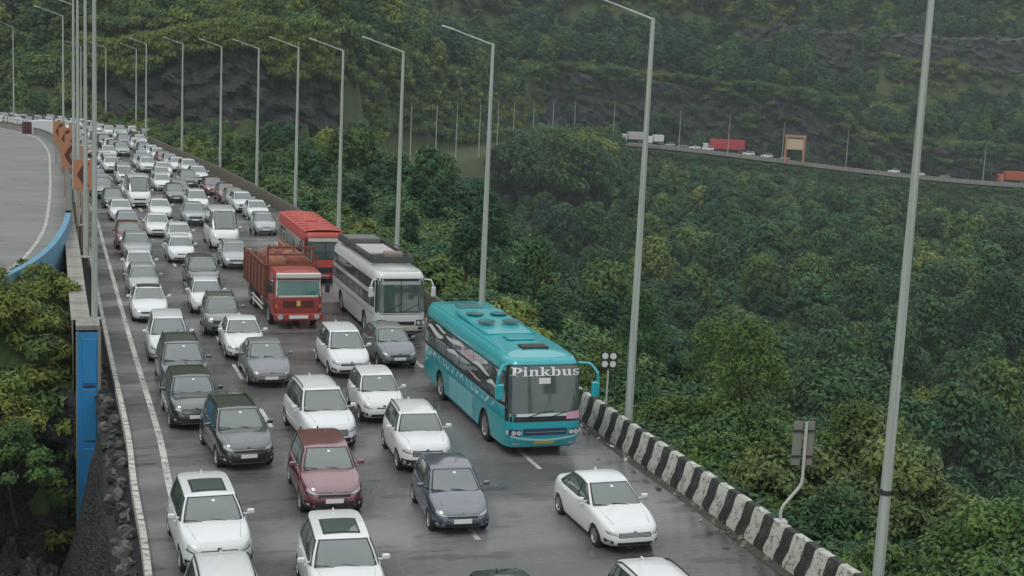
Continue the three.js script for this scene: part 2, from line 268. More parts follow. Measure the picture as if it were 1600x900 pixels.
// lamps of the far road and of the road behind the trees
{
  const at = [[-76, -238, 0], [-70.5, -234, 0], [-64.5, -231, 0]];
  for (const [x, z] of at) { const y = Math.max(ground(x, z), -0.2) - 0.1; lampPost(x, y, z, 13.6, deg(20), 'distant street lamp in front of the dark rock face beyond the last cars', 'lamps beyond the bend', 2.2); }
  for (const s of [6, 24, 40, 62, 84, 104, 126, 150, 172, 196, 222, 240, 259, 281, 306, 330, 354, 378]) { if (s > FAR.L) break; const [x, z] = FAR.off(s, 5.3); const y = farH(x) - 0.6; lampPost(x, y, z, 13 + 0.6, deg(90), 'small distant street lamp along the far road across the valley', 'lamps along the far road', 2.0); }
}
// ------------------------------------------------------------------ retaining wall, blue end, parapet of the opposite road
{
  const w = thing('retaining_wall', 'weathered concrete retaining wall between the carriageways with a blue painted end', 'wall');
  const WALL = new Path([[-15.75, -50.2], [-18.6, -58.5], [-22.0, -68.5], [-26.5, -81.5], [-31.3, -95.5], [-36.5, -110], [-42.5, -127]], 60);
  let k = 0; for (let s = 0.9; s + 4 < WALL.L; s += 4.02, k++) M('wall_panel', ribbon(WALL, s, s + 4, -0.55, 0, 2.3 + (k % 2) * 0.004, 1, 4.2), concrete, w);
  for (let s = 0.9; s + 2 < WALL.L; s += 2.02) M('coping_stone', ribbon(WALL, s, s + 1.98, -0.62, 0.07, 2.42, 1, 0.118), concrete, w);
  // blue end pier facing the camera
  const pier = new THREE.Group(); pier.name = 'painted_pier'; pier.position.set(-15.8, -6.2, -50.2); pier.rotation.y = deg(18.2); w.add(pier);
  const face = (name, m, ...b) => M(name, box(...b), m, pier);
  face('blue_shaft', bluePaint, 0.78, 8.5, 1.3, 0, 4.2, 0, 0.03);
  for (const [y, h] of [[7.35, 1.7], [5.3, 2.0], [2.9, 2.2]]) face('blue_panel', bluePaint, 0.5, h, 0.05, 0.05, y, 0.665, 0.02);
  face('concrete_edge', concrete, 0.13, 8.7, 0.16, 0.40, 4.3, 0.6, 0.02); face('concrete_edge', concrete, 0.06, 8.5, 0.1, -0.40, 4.2, 0.6, 0.02);
  face('concrete_cap', concrete, 0.86, 0.2, 1.4, 0, 8.62, 0, 0.03);
  face('dark_slot', bandMat, 0.46, 0.06, 0.03, 0.04, 6.4, 0.68);
}
{
  const p = thing('opposite_parapet', 'low blue and grey concrete parapet edging the empty opposite road', 'parapet');
  const sB = LEFT.near(-26.5, -79).s; let s = 0, k = 0;
  for (; s + 3 < LEFT.L; s += 3.02, k++) {
    const blue = s < sB;
    M(blue ? 'blue_parapet_panel' : 'grey_parapet_panel', ribbon(LEFT, s, s + 2.99, 0.12, 0.42, LH + 0.62, 1, 2.0), blue ? faded : concrete, p);
    if (!blue) M('dark_coping', ribbon(LEFT, s, s + 2.99, 0.08, 0.46, LH + 0.745, 1, 0.12), std(lin(0.10, 0.10, 0.095), 0.9), p);
  }
}
{ // white railing on the far outer bend
  const r = thing('white_railing', 'white post railing behind the bend of the empty road', 'railing');
  const wm = std(lin(0.62, 0.62, 0.6), 0.6); const s0 = LEFT.near(-58, -166).s, s1 = LEFT.near(-96, -193).s;
  for (let s = s0; s < s1; s += 1.1) { const [x, z] = LEFT.off(s, 0.7); M('post', box(0.22, 1.1, 0.22, 0, 0.55, 0, 0.03).translate(x, LH + 0.3, z), wm, r); }
  for (const y of [1.0, 1.4]) M('rail', ribbon(LEFT, s0, s1, 0.64, 0.76, LH + y, 1.2, 0.1), wm, r);
  const [bx, bz] = LEFT.off(LEFT.near(-57, -164).s, 0.9);
  const b = thing('concrete_block', 'white painted concrete block with maroon end behind the chevron signs', 'concrete block', bx, LH - 0.6, bz, deg(35)); M('white_block', box(2.6, 2.2, 0.8, 0.3, 1.1, 0, 0.05), wm, b); M('maroon_end', box(0.9, 2.0, 0.7, -1.5, 1.0, 0, 0.05), std(lin(0.07, 0.02, 0.025), 0.7), b);
}
// chevron signs on the bend
{
  const orange = std(lin(0.38, 0.165, 0.085), 0.6), brown = std(lin(0.075, 0.022, 0.014), 0.6), tan = std(lin(0.30, 0.22, 0.15), 0.7);
  const chev = () => { const s = new THREE.Shape(); s.moveTo(-0.30, 0); s.lineTo(0.06, 0.62); s.lineTo(0.34, 0.62); s.lineTo(0.0, 0); s.lineTo(0.34, -0.62); s.lineTo(0.06, -0.62); s.closePath(); return new THREE.ExtrudeGeometry(s, { depth: 0.012, bevelEnabled: false }); };
  const cg = chev(), list = [[-25.45, -80, 'nearest orange chevron board on the wall, largest of them'], [-31.0, -94.5, 'second orange chevron board from the camera on the bend'], [-33.9, -104, 'third orange chevron board from the camera on the bend'], [-37.2, -112.5, 'fourth orange chevron board on the bend, beside the lamp post'], [-40.9, -122, 'fifth orange chevron board, farthest along the bend']];
  for (const [x, z, l] of list) {
    const y = ground(x, z) - 0.1, t = thing('chevron_sign', l, 'chevron sign', x, y, z, Math.atan2(-x, -z) * 0.4 + deg(4), 'chevron boards on the bend'), c = 5.35 - y;
    M('board', box(1.06, 1.78, 0.04, 0, c, 0, 0.015), orange, t); M('chevron_mark', cg.clone().scale(1.1, 1.1, 1).translate(0, c, 0.022), brown, t);
    for (const a of [-0.3, 0.3]) M('post', box(0.09, c + 0.7, 0.09, a, (c + 0.7) / 2, -0.08), tan, t);
  }
  // plain tan boards standing with them
  for (const [x, z, l] of [[-27.6, -86.5, 'narrow tan board standing between the chevron signs and lamp posts'], [-36.9, -113.8, 'weathered tan board behind the far chevron signs']]) { const y = ground(x, z) - 0.1, c = 5.5 - y; const t = thing('marker_board', l, 'marker board', x, y, z, deg(8)); M('board', box(0.8, 2.2, 0.05, 0, c, 0, 0.015), tan, t); M('post', box(0.1, c, 0.1, 0, c / 2, -0.08), tan, t); }
}
// rubble drain beside the kerb
{
  const bankAt = (u, v) => { const s = lerp(sz(-16), sz(-52.5), v), e = 0.18 + 15 * u * u, [x, z] = RIGHT.off(s, -ROADW - e); const n = fbm3(x * 0.45, z * 0.45, 2, 5), k = Math.abs(noise2(x * 0.7, z * 0.7)); return [x, lerp(-0.25, -5.6 - 1.2 * S(3, 9, e), S(0.5, 2.1, e + 0.5 * n)) + S(0.4, 1.6, e) * (1.7 * n + 0.8 * k) + 0.25 * S(0.6, 1.2, e) * noise3(x * 2.3, z * 2.3, 1), z]; };
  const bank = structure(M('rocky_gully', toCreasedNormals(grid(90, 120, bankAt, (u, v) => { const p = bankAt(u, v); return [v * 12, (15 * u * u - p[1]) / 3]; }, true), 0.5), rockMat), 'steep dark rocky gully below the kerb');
  const outAt = (u, v) => { const x = lerp(-46, -16.3, u), y = lerp(-9, -0.4, v), n = fbm3(x * 0.4, y * 0.4, 5, 5); return [x, y + 0.3 * n, -48.3 - 2.8 * v - 0.35 * (x + 16) * 0.3 + 1.6 * n]; };
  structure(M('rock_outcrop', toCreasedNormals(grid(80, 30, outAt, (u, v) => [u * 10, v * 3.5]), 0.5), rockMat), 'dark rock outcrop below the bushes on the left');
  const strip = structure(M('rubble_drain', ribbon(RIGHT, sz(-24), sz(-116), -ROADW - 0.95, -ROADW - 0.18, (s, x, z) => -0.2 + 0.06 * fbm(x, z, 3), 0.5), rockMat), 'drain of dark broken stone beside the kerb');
  const rg = rngOf(77), geos = []; for (let v = 0; v < 5; v++) { const g = mergeVertices(new THREE.IcosahedronGeometry(0.2, 1).deleteAttribute('uv').deleteAttribute('normal')); const p = g.attributes.position; for (let i = 0; i < p.count; i++) { const k = 0.75 + 0.45 * noise3(p.getX(i) * 6 + v * 9, p.getY(i) * 6, p.getZ(i) * 6); p.setXYZ(i, p.getX(i) * k * 1.25, p.getY(i) * k * 0.75, p.getZ(i) * k); } const u = new Float32Array(p.count * 2); for (let i = 0; i < p.count; i++) { u[i * 2] = p.getX(i); u[i * 2 + 1] = p.getZ(i); } g.setAttribute('uv', new THREE.BufferAttribute(u, 2)); geos.push(toCreasedNormals(g, 0.5)); }
  const mats = [rockMat, std(lin(0.05, 0.048, 0.045), 0.85), std(lin(0.09, 0.085, 0.08), 0.85), std(lin(0.03, 0.03, 0.03), 0.8)];
  for (let i = 0; i < 260; i++) { const s = lerp(sz(-27), sz(-60), Math.pow(rg(), 1.5)), d = -ROADW - 0.36 - rg() * 0.5, [x, z] = RIGHT.off(s, d); const m = M('stone', geos[i % 5], mats[Math.floor(rg() * 3.6)], strip); m.position.set(x, -0.22 + rg() * 0.16, z); m.rotation.set(rg() * 3, rg() * 6, rg() * 3); m.scale.setScalar(0.45 + rg() * 0.75); }
  // boulders in the gully on the left
  const bg = rngOf(78); const gl = [];
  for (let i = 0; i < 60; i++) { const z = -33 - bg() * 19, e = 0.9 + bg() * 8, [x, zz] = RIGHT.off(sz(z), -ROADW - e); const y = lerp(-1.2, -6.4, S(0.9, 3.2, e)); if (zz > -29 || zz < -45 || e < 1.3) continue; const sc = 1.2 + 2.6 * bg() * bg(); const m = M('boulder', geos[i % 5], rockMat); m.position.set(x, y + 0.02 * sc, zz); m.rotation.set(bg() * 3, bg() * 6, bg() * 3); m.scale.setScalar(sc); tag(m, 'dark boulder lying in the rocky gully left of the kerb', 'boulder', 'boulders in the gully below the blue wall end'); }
  // dirt and litter under the barrier
  const dirt = M('roadside_dirt', ribbon(RIGHT, sz(-25), sz(-75), -0.34, -0.02, (s, x, z) => 0.012 + 0.01 * fbm(x * 2, z * 2, 2), 0.4), std(0xffffff, 0.9, { map: rep(noiseTexture(256, (u, v) => { const n = tileNoise(u, v, 12, 5, 141); const k = 0.24 + 0.14 * n; return [k * 1.04, k, k * 0.93]; }, true), 0.8, 0.8) }), road);
  const lg = rngOf(79), lm = [std(lin(0.5, 0.5, 0.48), 0.8), std(lin(0.2, 0.17, 0.13), 0.9), std(lin(0.09, 0.085, 0.08), 0.9)];
  for (let i = 0; i < 90; i++) { const s = lerp(sz(-29), sz(-52), lg()), [x, z] = RIGHT.off(s, -0.1 - lg() * lg() * 1.3); const m = M(i % 7 ? 'pebble' : 'litter_scrap', geos[i % 5], lm[i % 7 ? 1 + Math.floor(lg() * 2) : 0], road); m.position.set(x, 0.03, z); m.rotation.set(lg(), lg() * 6, lg()); m.scale.set(0.25 + 0.3 * lg(), 0.15, 0.25 + 0.3 * lg()); }
}
// signs standing behind the barrier
{
  const [x, z] = RIGHT.off(sz(-35.0), 0.24);
  const t = thing('road_sign', 'back of a grey road sign on a bent white post behind the striped barrier', 'road sign', x, 0.98, z, deg(8));
  const postM = std(lin(0.42, 0.43, 0.40), 0.6), back = std(lin(0.20, 0.19, 0.17), 0.7);
  M('bent_post', tube([[0, 0, 0], [-0.02, 0.25, 0], [0.02, 0.42, 0], [0.46, 1.0, 0.02], [0.5, 1.2, 0.02], [0.5, 2.75, 0.0]], 0.045, 24), postM, t);
  M('sign_back', box(0.25, 1.2, 0.03, 0.3, 2.15, -0.06, 0.01), back, t); M('sign_back', box(0.25, 1.2, 0.03, 0.63, 2.15, -0.06, 0.01), back, t);
  for (const y of [1.8, 2.5]) M('bracket', box(0.62, 0.05, 0.04, 0.46, y, -0.03), bandMat, t);
  M('post_foot', box(0.3, 0.05, 0.3, 0, 0.025, 0), postM, t);
  const [x2, z2] = RIGHT.off(sz(-48.6), 0.9);
  const u = thing('reflector_sign', 'small dark sign with four white round reflectors beside the teal bus', 'reflector sign', x2, -0.7, z2, deg(6));
  M('post', new THREE.CylinderGeometry(0.035, 0.04, 3.1, 8).translate(0, 1.55, 0), postM, u); M('backplate', box(0.62, 0.66, 0.03, 0, 2.98, 0.05, 0.01), bandMat, u);
  for (const a of [-0.15, 0.15]) for (const b of [-0.15, 0.15]) M('reflector', new THREE.CylinderGeometry(0.115, 0.115, 0.03, 18).rotateX(Math.PI / 2).translate(a, 2.98 + b, 0.075), std(lin(0.62, 0.62, 0.58), 0.4), u);
  M('stay_bar', tube([[0.0, 1.5, 0], [-0.35, 1.15, 0.1], [-0.75, 0.85, 0.12]], 0.03, 8), std(lin(0.36, 0.33, 0.2), 0.7), u);
}
{ // painted hoarding on the far road
  const x = 95.6, z = -476, y = farH(x) - 0.5; const t = thing('roadside_hoarding', 'orange framed hoarding with a cream board beside the far road', 'hoarding', x, y, z, deg(-6));
  const o = std(lin(0.42, 0.2, 0.11), 0.7), c = std(lin(0.55, 0.42, 0.27), 0.7);
  for (const a of [-3.1, 3.1]) M('post', box(0.7, 9.5, 0.7, a, 4.75, 0, 0.05), o, t);
  M('cream_board', box(5.5, 3.6, 0.3, 0, 6.6, 0, 0.03), c, t); M('lintel', box(7.4, 0.9, 0.9, 0, 9.3, 0, 0.05), o, t); M('roof_vent', box(1.6, 0.4, 0.5, 0.4, 9.9, 0), bandMat, t);
}
// ------------------------------------------------------------------ vehicles
const phys = (c, o = {}) => new THREE.MeshPhysicalMaterial({ color: c, roughness: 0.38, clearcoat: 0.9, clearcoatRoughness: 0.06, ...o });
const grime = rep(noiseTexture(256, (u, v) => { const n = tileNoise(u, v, 7, 5, 151); const k = 0.985 + 0.02 * n; return [k, k, k]; }, true), 0.5, 0.5);
const PAINT = { white: lin(0.63, 0.64, 0.645), offwhite: lin(0.58, 0.585, 0.58), black: lin(0.018, 0.019, 0.022), charcoal: lin(0.05, 0.053, 0.058), silver: lin(0.36, 0.37, 0.38), grey: lin(0.17, 0.175, 0.185), greygreen: lin(0.10, 0.115, 0.112), maroon: lin(0.14, 0.022, 0.032), navy: lin(0.035, 0.045, 0.075), taupe: lin(0.25, 0.215, 0.20), paleblue: lin(0.40, 0.47, 0.52), teal: lin(0.008, 0.33, 0.37), red: lin(0.42, 0.045, 0.04) };
for (const k in PAINT) { const dark = PAINT[k].g < 0.12; PAINT[k] = phys(PAINT[k], { map: grime, roughness: dark ? 0.16 : 0.4, ior: dark ? 2.2 : 1.5, ...(k === 'silver' || k === 'grey' ? { metalness: 0.35 } : {}) }); }
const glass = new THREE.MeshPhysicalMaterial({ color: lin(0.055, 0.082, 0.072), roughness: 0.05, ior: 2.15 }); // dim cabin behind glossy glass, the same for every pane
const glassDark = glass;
const trimBlack = std(lin(0.018, 0.018, 0.019), 0.55), rubber = std(lin(0.02, 0.02, 0.02), 0.85), chrome = std(lin(0.6, 0.6, 0.6), 0.2, { metalness: 0.9 }), alloy = std(lin(0.34, 0.35, 0.36), 0.35, { metalness: 0.6 });
const lampLens = new THREE.MeshPhysicalMaterial({ color: lin(0.42, 0.43, 0.44), roughness: 0.12, clearcoat: 1 }), plateMat = std(lin(0.68, 0.68, 0.66), 0.5), plateYellow = std(lin(0.62, 0.42, 0.06), 0.5), amber = std(lin(0.5, 0.18, 0.03), 0.3);

class Shell { // a closed body whose plan is a rounded rectangle at every level v = 0..1
  constructor(o) { Object.assign(this, { n: 6, crown: 0.03, N: 96 }, o);
    const pts = [], K = 1440; for (let i = 0; i <= K; i++) { const a = i / K * Math.PI * 2, c = Math.sin(a), s = Math.cos(a); pts.push([Math.sign(c) * Math.abs(c) ** (2 / this.n), Math.sign(s) * Math.abs(s) ** (2 / this.n)]); }
    this.cum = [0]; const lx = this.w(0.5), lz = this.zF(0.5); for (let i = 1; i <= K; i++) this.cum.push(this.cum[i - 1] + Math.hypot((pts[i][0] - pts[i - 1][0]) * lx, (pts[i][1] - pts[i - 1][1]) * lz)); this.pts = pts; this.K = K; }
  U(a) { a -= Math.floor(a); const t = a * this.cum[this.K]; let lo = 0, hi = this.K; while (hi - lo > 1) { const m = (lo + hi) >> 1; this.cum[m] > t ? hi = m : lo = m; } const f = (t - this.cum[lo]) / Math.max(1e-9, this.cum[hi] - this.cum[lo]); return [lerp(this.pts[lo][0], this.pts[hi][0], f), lerp(this.pts[lo][1], this.pts[hi][1], f)]; }
  front(u) { const t = Math.abs(u); let lo = 0, hi = 0.25; for (let i = 0; i < 30; i++) { const m = (lo + hi) / 2, p = this.U(m); (p[0] > t) ? hi = m : lo = m; } return u >= 0 ? lo : -lo; }   // a where x/w = u on the front
  side(s) { let lo = 0, hi = 0.5; for (let i = 0; i < 30; i++) { const m = (lo + hi) / 2; this.U(m)[1] < s ? hi = m : lo = m; } return lo; }  // a where z/l = s on the +x side
  P(a, v) { const [ux, uz] = this.U(a), x = ux * this.w(v), z = uz * (uz > 0 ? this.zF(v) : -this.zR(v)); const yb = this.yb(z, Math.abs(ux)), y0 = this.y0 ?? yb, yt = this.yt(z, v); return [x, Math.max(yb, y0 + v * (yt - y0)), z]; }
  Q(a, v, off) { const p = this.P(a, v), e = 0.004, A = this.P(a + e, v), B = this.P(a - e, v), C = this.P(a, Math.min(1, v + 0.01)), D = this.P(a, Math.max(0, v - 0.01)); const u = new THREE.Vector3(A[0] - B[0], A[1] - B[1], A[2] - B[2]), w = new THREE.Vector3(C[0] - D[0], C[1] - D[1], C[2] - D[2]), n = u.cross(w).normalize(); return [p[0] + n.x * off, p[1] + n.y * off, p[2] + n.z * off]; }
  patch(a0, a1, v0, v1, off = 0.006, na = 8, nv = 4) { if (this.lo) { na = Math.ceil(na / 2); nv = Math.ceil(nv / 2); } return grid(na, nv, (i, j) => this.Q(lerp(a0, a1, i), lerp(v0, v1, j), off), null, false); }
  body(levels) { const rows = [], caps = this.lo ? [0.8, 0.4, 0] : [0.93, 0.8, 0.55, 0.28, 0]; const N = this.N, nl = levels.length; const top = a => this.P(a, 1);
    return toCreasedNormals(mergeVertices(grid(N, nl - 1 + caps.length, (i, j) => { const k = Math.round(j * (nl - 1 + caps.length)); if (k < nl) return this.P(i, levels[k]); const c = caps[k - nl], p = top(i), [ux, uz] = this.U(i); return [p[0] * c, p[1] + this.crown * ux * ux * (1 - c * c) * S(1, 0.8, Math.abs(uz)), p[2]]; }, (i, j) => [i * 9, j * 2], false), 1e-4), 0.95); }
}
const KINDS = {
  suv: { L: 4.3, W: 1.8, H: 1.64, hf: 0.92, hc: 1.06, hb: 1.08, rear: 1.02, cowl: 0.95, rf: 0.32, rr: -1.78, rb: -2.05, R: 0.34, wx: 1.32, clad: 1 },
  hatch: { L: 3.85, W: 1.7, H: 1.51, hf: 0.76, hc: 0.97, hb: 0.99, rear: 0.93, cowl: 0.95, rf: 0.22, rr: -1.42, rb: -1.83, R: 0.30, wx: 1.22 },
  sedan: { L: 4.4, W: 1.73, H: 1.47, hf: 0.72, hc: 0.96, hb: 0.98, rear: 1.0, cowl: 0.95, rf: 0.18, rr: -0.95, rb: -1.68, R: 0.31, wx: 1.34 },
  mpv: { L: 4.4, W: 1.74, H: 1.69, hf: 0.82, hc: 1.04, hb: 1.03, rear: 0.98, cowl: 1.25, rf: 0.45, rr: -1.85, rb: -2.1, R: 0.31, wx: 1.36 },
  van: { L: 5.6, W: 2.0, H: 2.55, hf: 1.0, hc: 1.3, hb: 1.3, rear: 1.2, cowl: 2.1, rf: 1.25, rr: -2.68, rb: -2.78, R: 0.36, wx: 1.75 },
  mini: { L: 3.7, W: 1.5, H: 1.8, hf: 0.88, hc: 1.06, hb: 1.06, rear: 1.0, cowl: 1.5, rf: 0.95, rr: -1.72, rb: -1.82, R: 0.28, wx: 1.15 },
};
KINDS.suvb = { ...KINDS.suv, L: 3.99, W: 1.77, H: 1.62, hf: 0.95, hc: 1.06, hb: 1.09, cowl: 0.78, rf: 0.26, rr: -1.7, rb: -1.93, wx: 1.24, face: 1 };
KINDS.hatchb = { ...KINDS.hatch, L: 3.7, W: 1.66, H: 1.53, hf: 0.80, hc: 0.98, cowl: 0.98, rf: 0.3, rr: -1.45, rb: -1.78, wx: 1.17, face: 2 };
KINDS.sedanb = { ...KINDS.sedan, L: 4.5, H: 1.48, hf: 0.74, cowl: 1.0, rr: -1.0, rb: -1.75, wx: 1.37, face: 1 };
KINDS.mpvb = { ...KINDS.mpv, L: 4.6, W: 1.83, H: 1.75, hf: 0.92, hc: 1.09, hb: 1.1, cowl: 1.15, rf: 0.4, R: 0.33, wx: 1.42, clad: 1, face: 3 };
const kindCache = {};
function kindGeo(kind, lo) {
  const ck = kind + (lo ? '_lo' : ''); if (kindCache[ck]) return kindCache[ck];
  const k = KINDS[kind], hl = k.L / 2, W2 = k.W / 2, z0 = 0.24;
  const yTop0 = table([[-hl, k.rear - 0.05], [-hl + 0.25, k.rear], [k.rb, k.hb], [k.cowl - 0.1, k.hc], [k.cowl + 0.35, lerp(k.hc, k.hf, 0.3)], [hl - 0.3, k.hf + 0.02], [hl - 0.05, k.hf - 0.06], [hl, k.hf - 0.1]]);
  const yTop = z => { let s = 0; for (const o of [-0.16, -0.08, 0, 0.08, 0.16]) s += yTop0(clamp(z + o, -hl, hl)); return s / 5; };
  const arch = z => { let y = z0; for (const w of [-k.wx, k.wx]) { const d = Math.abs(z - w), r = k.R + 0.055; if (d < r) y = Math.max(y, k.R + Math.sqrt(r * r - d * d) * 0.98 - 0.02); } return y; };
  const wv = table([[0, 0.945], [0.12, 0.975], [0.4, 1], [0.7, 0.992], [0.88, 0.96], [0.96, 0.925], [1, 0.88]]), fv = table([[0, -0.10], [0.12, -0.02], [0.3, 0], [0.55, -0.02], [0.75, -0.06], [0.9, -0.11], [1, -0.22]]), rv = table([[0, -0.08], [0.2, 0], [0.5, -0.01], [0.8, -0.06], [1, -0.14]]);
  const low = new Shell({ y0: z0, n: 5.2, N: lo ? 52 : 96, lo, crown: 0.035, w: v => W2 * wv(v), zF: v => hl + fv(v), zR: v => -(hl + rv(v)), yb: (z, ux) => ux > 0.8 ? arch(z) : z0, yt: z => yTop(z) });
  const gw0 = W2 * 0.905, gw1 = W2 * (kind === 'van' || kind === 'mini' ? 0.82 : 0.70);
  const bulge = v => 0.022 * Math.sin(Math.PI * v);
  const roofY = z => k.H - 0.03 - 0.055 * ((z - (k.rf + k.rr) / 2) / ((k.rf - k.rr) / 2)) ** 2;
  const cz = 0; // rings share the zero of z
  const up = new Shell({ n: 7.5, N: lo ? 40 : 72, lo, crown: 0.035, w: v => lerp(gw0, gw1, v) + bulge(v), zF: v => lerp(k.cowl, k.rf, v) + bulge(v) * 1.5, zR: v => lerp(k.rb, k.rr, v), yb: z => yTop(clamp(z, k.rb, k.cowl)) - 0.03, yt: (z) => roofY(clamp(z, k.rr, k.rf)) });
  const G = kindCache[ck] = { low, up, k };
  G.body = low.body(lo ? [0, 0.12, 0.4, 0.7, 0.88, 0.96, 1] : [0, 0.06, 0.14, 0.26, 0.4, 0.55, 0.7, 0.8, 0.88, 0.94, 0.98, 1]);
  G.cabin = up.body([0, 0.25, 0.5, 0.75, 0.92, 1]);
  const f = up.front(0.84);
  G.screenTrim = up.patch(-up.front(0.90), up.front(0.90), 0.0, 0.985, 0.004, 14, 6); G.screen = up.patch(-f, f, 0.09, 0.94, 0.009, 14, 6);
  G.sticker = up.patch(up.front(0.02), up.front(0.14), 0.78, 0.86, 0.013, 2, 1);
  const rfr = up.front(0.80); G.rearGlass = up.patch(0.5 - rfr, 0.5 + rfr, 0.12, 0.9, 0.008, 12, 4);
  const base = kind.replace(/b$/, ''), face = k.face ?? 0;
  const sideWins = kind === 'van' ? [[0.60, 0.90], [0.22, 0.56], [-0.16, 0.18], [-0.54, -0.20], [-0.92, -0.58]] : base === 'sedan' ? [[0.02, 0.80], [-0.62, -0.03], [-0.8, -0.66]] : kind === 'mini' ? [[0.36, 0.86], [-0.22, 0.32], [-0.9, -0.27]] : base === 'mpv' ? [[0.08, 0.80], [-0.46, 0.03], [-0.9, -0.51]] : [[0.02, 0.80], [-0.58, -0.03], [-0.88, -0.64]];
  const v0 = 0.12, v1 = 0.9;
  G.sideTrim = [1, -1].map(sg => up.patch(sg * up.side(0.83), sg * up.side(-0.93), 0.05, 0.95, 0.004, 20, 3));
  G.sideWins = [1, -1].flatMap(sg => sideWins.map(([s0, s1]) => up.patch(sg * up.side(s1), sg * up.side(s0), v0, v1, 0.009, 6, 3)));
  const H0 = low.front(0.5), H1 = low.side(0.90);
  const swept = (sg, u0, s1, va, vb, vc, vd, off) => grid(10, 3, (i, j) => low.Q(sg * lerp(low.front(u0), low.side(s1), i), lerp(lerp(va, vc, i), lerp(vb, vd, i), j), off), null, false);
  const hv = [[0.56, 0.90, 0.69, 0.765, 0.76, 0.90], [0.60, 0.93, 0.66, 0.80, 0.70, 0.86], [0.62, 0.88, 0.60, 0.80, 0.74, 0.95], [0.60, 0.92, 0.72, 0.80, 0.76, 0.86]][face];
  G.head = [1, -1].map(sg => swept(sg, ...hv, 0.007));
  G.headBlack = [1, -1].map(sg => swept(sg, 0.50, 0.885, 0.655, 0.69, 0.70, 0.76, 0.008));
  const gv = [[0.5, 0.60, 0.78], [0.54, 0.56, 0.80], [0.34, 0.66, 0.76], [0.52, 0.50, 0.80]][face]; G.grille = low.patch(-low.front(gv[0]), low.front(gv[0]), gv[1], gv[2], 0.006, 8, 3); G.slats = face === 1 || face === 3 ? [0.25, 0.5, 0.75].map(q => low.patch(-low.front(gv[0] * 0.95), low.front(gv[0] * 0.95), lerp(gv[1], gv[2], q) - 0.008, lerp(gv[1], gv[2], q) + 0.008, 0.012, 8, 1)) : []; G.grilleBar = low.patch(-low.front(0.54), low.front(0.54), 0.725, 0.75, 0.012, 8, 1);
  G.intake = k.clad ? low.patch(-low.front(0.86), low.front(0.86), 0.10, 0.40, 0.006, 10, 3) : low.patch(-low.front(0.58), low.front(0.58), 0.10, 0.30, 0.006, 8, 3); G.skid = low.patch(-low.front(0.6), low.front(0.6), 0.05, 0.12, 0.012, 8, 1); G.fog = [1, -1].map(sg => low.patch(sg * low.front(0.70), sg * low.front(0.9), 0.18, 0.36, 0.006, 4, 2));
  G.fogLamp = [1, -1].map(sg => low.patch(sg * low.front(0.76), sg * low.front(0.84), 0.22, 0.31, 0.011, 3, 2));
  G.clad = low.patch(0, 1, 0.0, 0.13, 0.005, 128, 2);
  G.tail = [1, -1].map(sg => low.patch(0.5 - sg * low.front(0.62), 0.5 - sg * (0.5 - low.side(-0.93)), 0.62, 0.9, 0.006, 6, 3));
  const pz = low.Q(0, 0.44, 0.012); G.plate = box(0.5, 0.12, 0.015, pz[0], pz[1], pz[2], 0.004); const pr = low.Q(0.5, 0.5, 0.012); G.plateRear = box(0.5, 0.12, 0.015, pr[0], pr[1], pr[2], 0.004);
  const em = low.Q(0, 0.80, 0.012); G.emblem = new THREE.CylinderGeometry(0.055, 0.055, 0.015, 14).rotateX(Math.PI / 2).translate(em[0], em[1], em[2]);
  const zm = lerp(k.cowl, k.rf, 0.25) - 0.22; G.mirror = [1, -1].map(sg => merge([box(0.2, 0.14, 0.11, sg * (gw0 + 0.17), k.hc + 0.10, zm, 0.045), box(0.16, 0.035, 0.06, sg * (gw0 + 0.03), k.hc + 0.05, zm, 0.012)]));
  G.handles = [1, -1].flatMap(sg => [0.18, -0.42].map(s => { const a = low.side(s), p = low.Q(sg * a, 0.86, 0.01); return box(0.03, 0.03, 0.17, p[0], p[1], p[2], 0.01); }));
  G.rails = [1, -1].map(sg => { const pts = []; for (let i = 0; i <= 8; i++) { const z = lerp(k.rf - 0.25, k.rr + 0.2, i / 8); pts.push([sg * gw1 * 0.93, roofY(z) + (i === 0 || i === 8 ? 0.0 : 0.055), z]); } return tube(pts, 0.02, 16, 6); });
  G.sunroof = grid(8, 6, (i, j) => { const z = lerp(k.rf - 0.28, k.rf - 1.1, j), x = lerp(-gw1 * 0.62, gw1 * 0.62, i), c = Math.abs(x) / gw1; return [x, roofY(z) + 0.035 * (1 - c * c) + 0.012, z]; }, null, false);
  G.sunTrim = grid(8, 6, (i, j) => { const z = lerp(k.rf - 0.2, k.rf - 1.18, j), x = lerp(-gw1 * 0.7, gw1 * 0.7, i), c = Math.abs(x) / gw1; return [x, roofY(z) + 0.035 * (1 - c * c) + 0.006, z]; }, null, false);
  G.roofPanel = grid(10, 10, (i, j) => { const z = lerp(k.rf - 0.06, k.rr + 0.06, j), x = lerp(-gw1 * 0.9, gw1 * 0.9, i), c = Math.abs(x) / gw1; return [x, roofY(z) + 0.035 * (1 - c * c) + 0.006, z]; }, null, false);
  G.fin = box(0.04, 0.07, 0.16, 0, roofY(k.rr + 0.25) + 0.06, k.rr + 0.25, 0.015);
  G.wipers = [0.28, -0.3].map(x => { const y = yTop(k.cowl) + 0.02; return tube([[x + 0.05, y, k.cowl - 0.02], [x - 0.18, y + 0.035, k.cowl - 0.07], [x - 0.42, y + 0.05, k.cowl - 0.1]], 0.012, 6, 5); });
  G.under = box(k.W * 0.72, 0.42, k.L - 0.5, 0, 0.42, 0);
  const hoodLine = (sg) => { const pts = []; for (let i = 0; i <= 6; i++) { const z = lerp(hl - 0.32, k.cowl + 0.05, i / 6); const x = sg * W2 * lerp(0.60, 0.74, i / 6); const c = Math.abs(x) / (W2 * 0.88); pts.push([x, yTop(z) + 0.035 * (1 - c * c) - 0.003, z]); } return tube(pts, 0.006, 10, 5); };
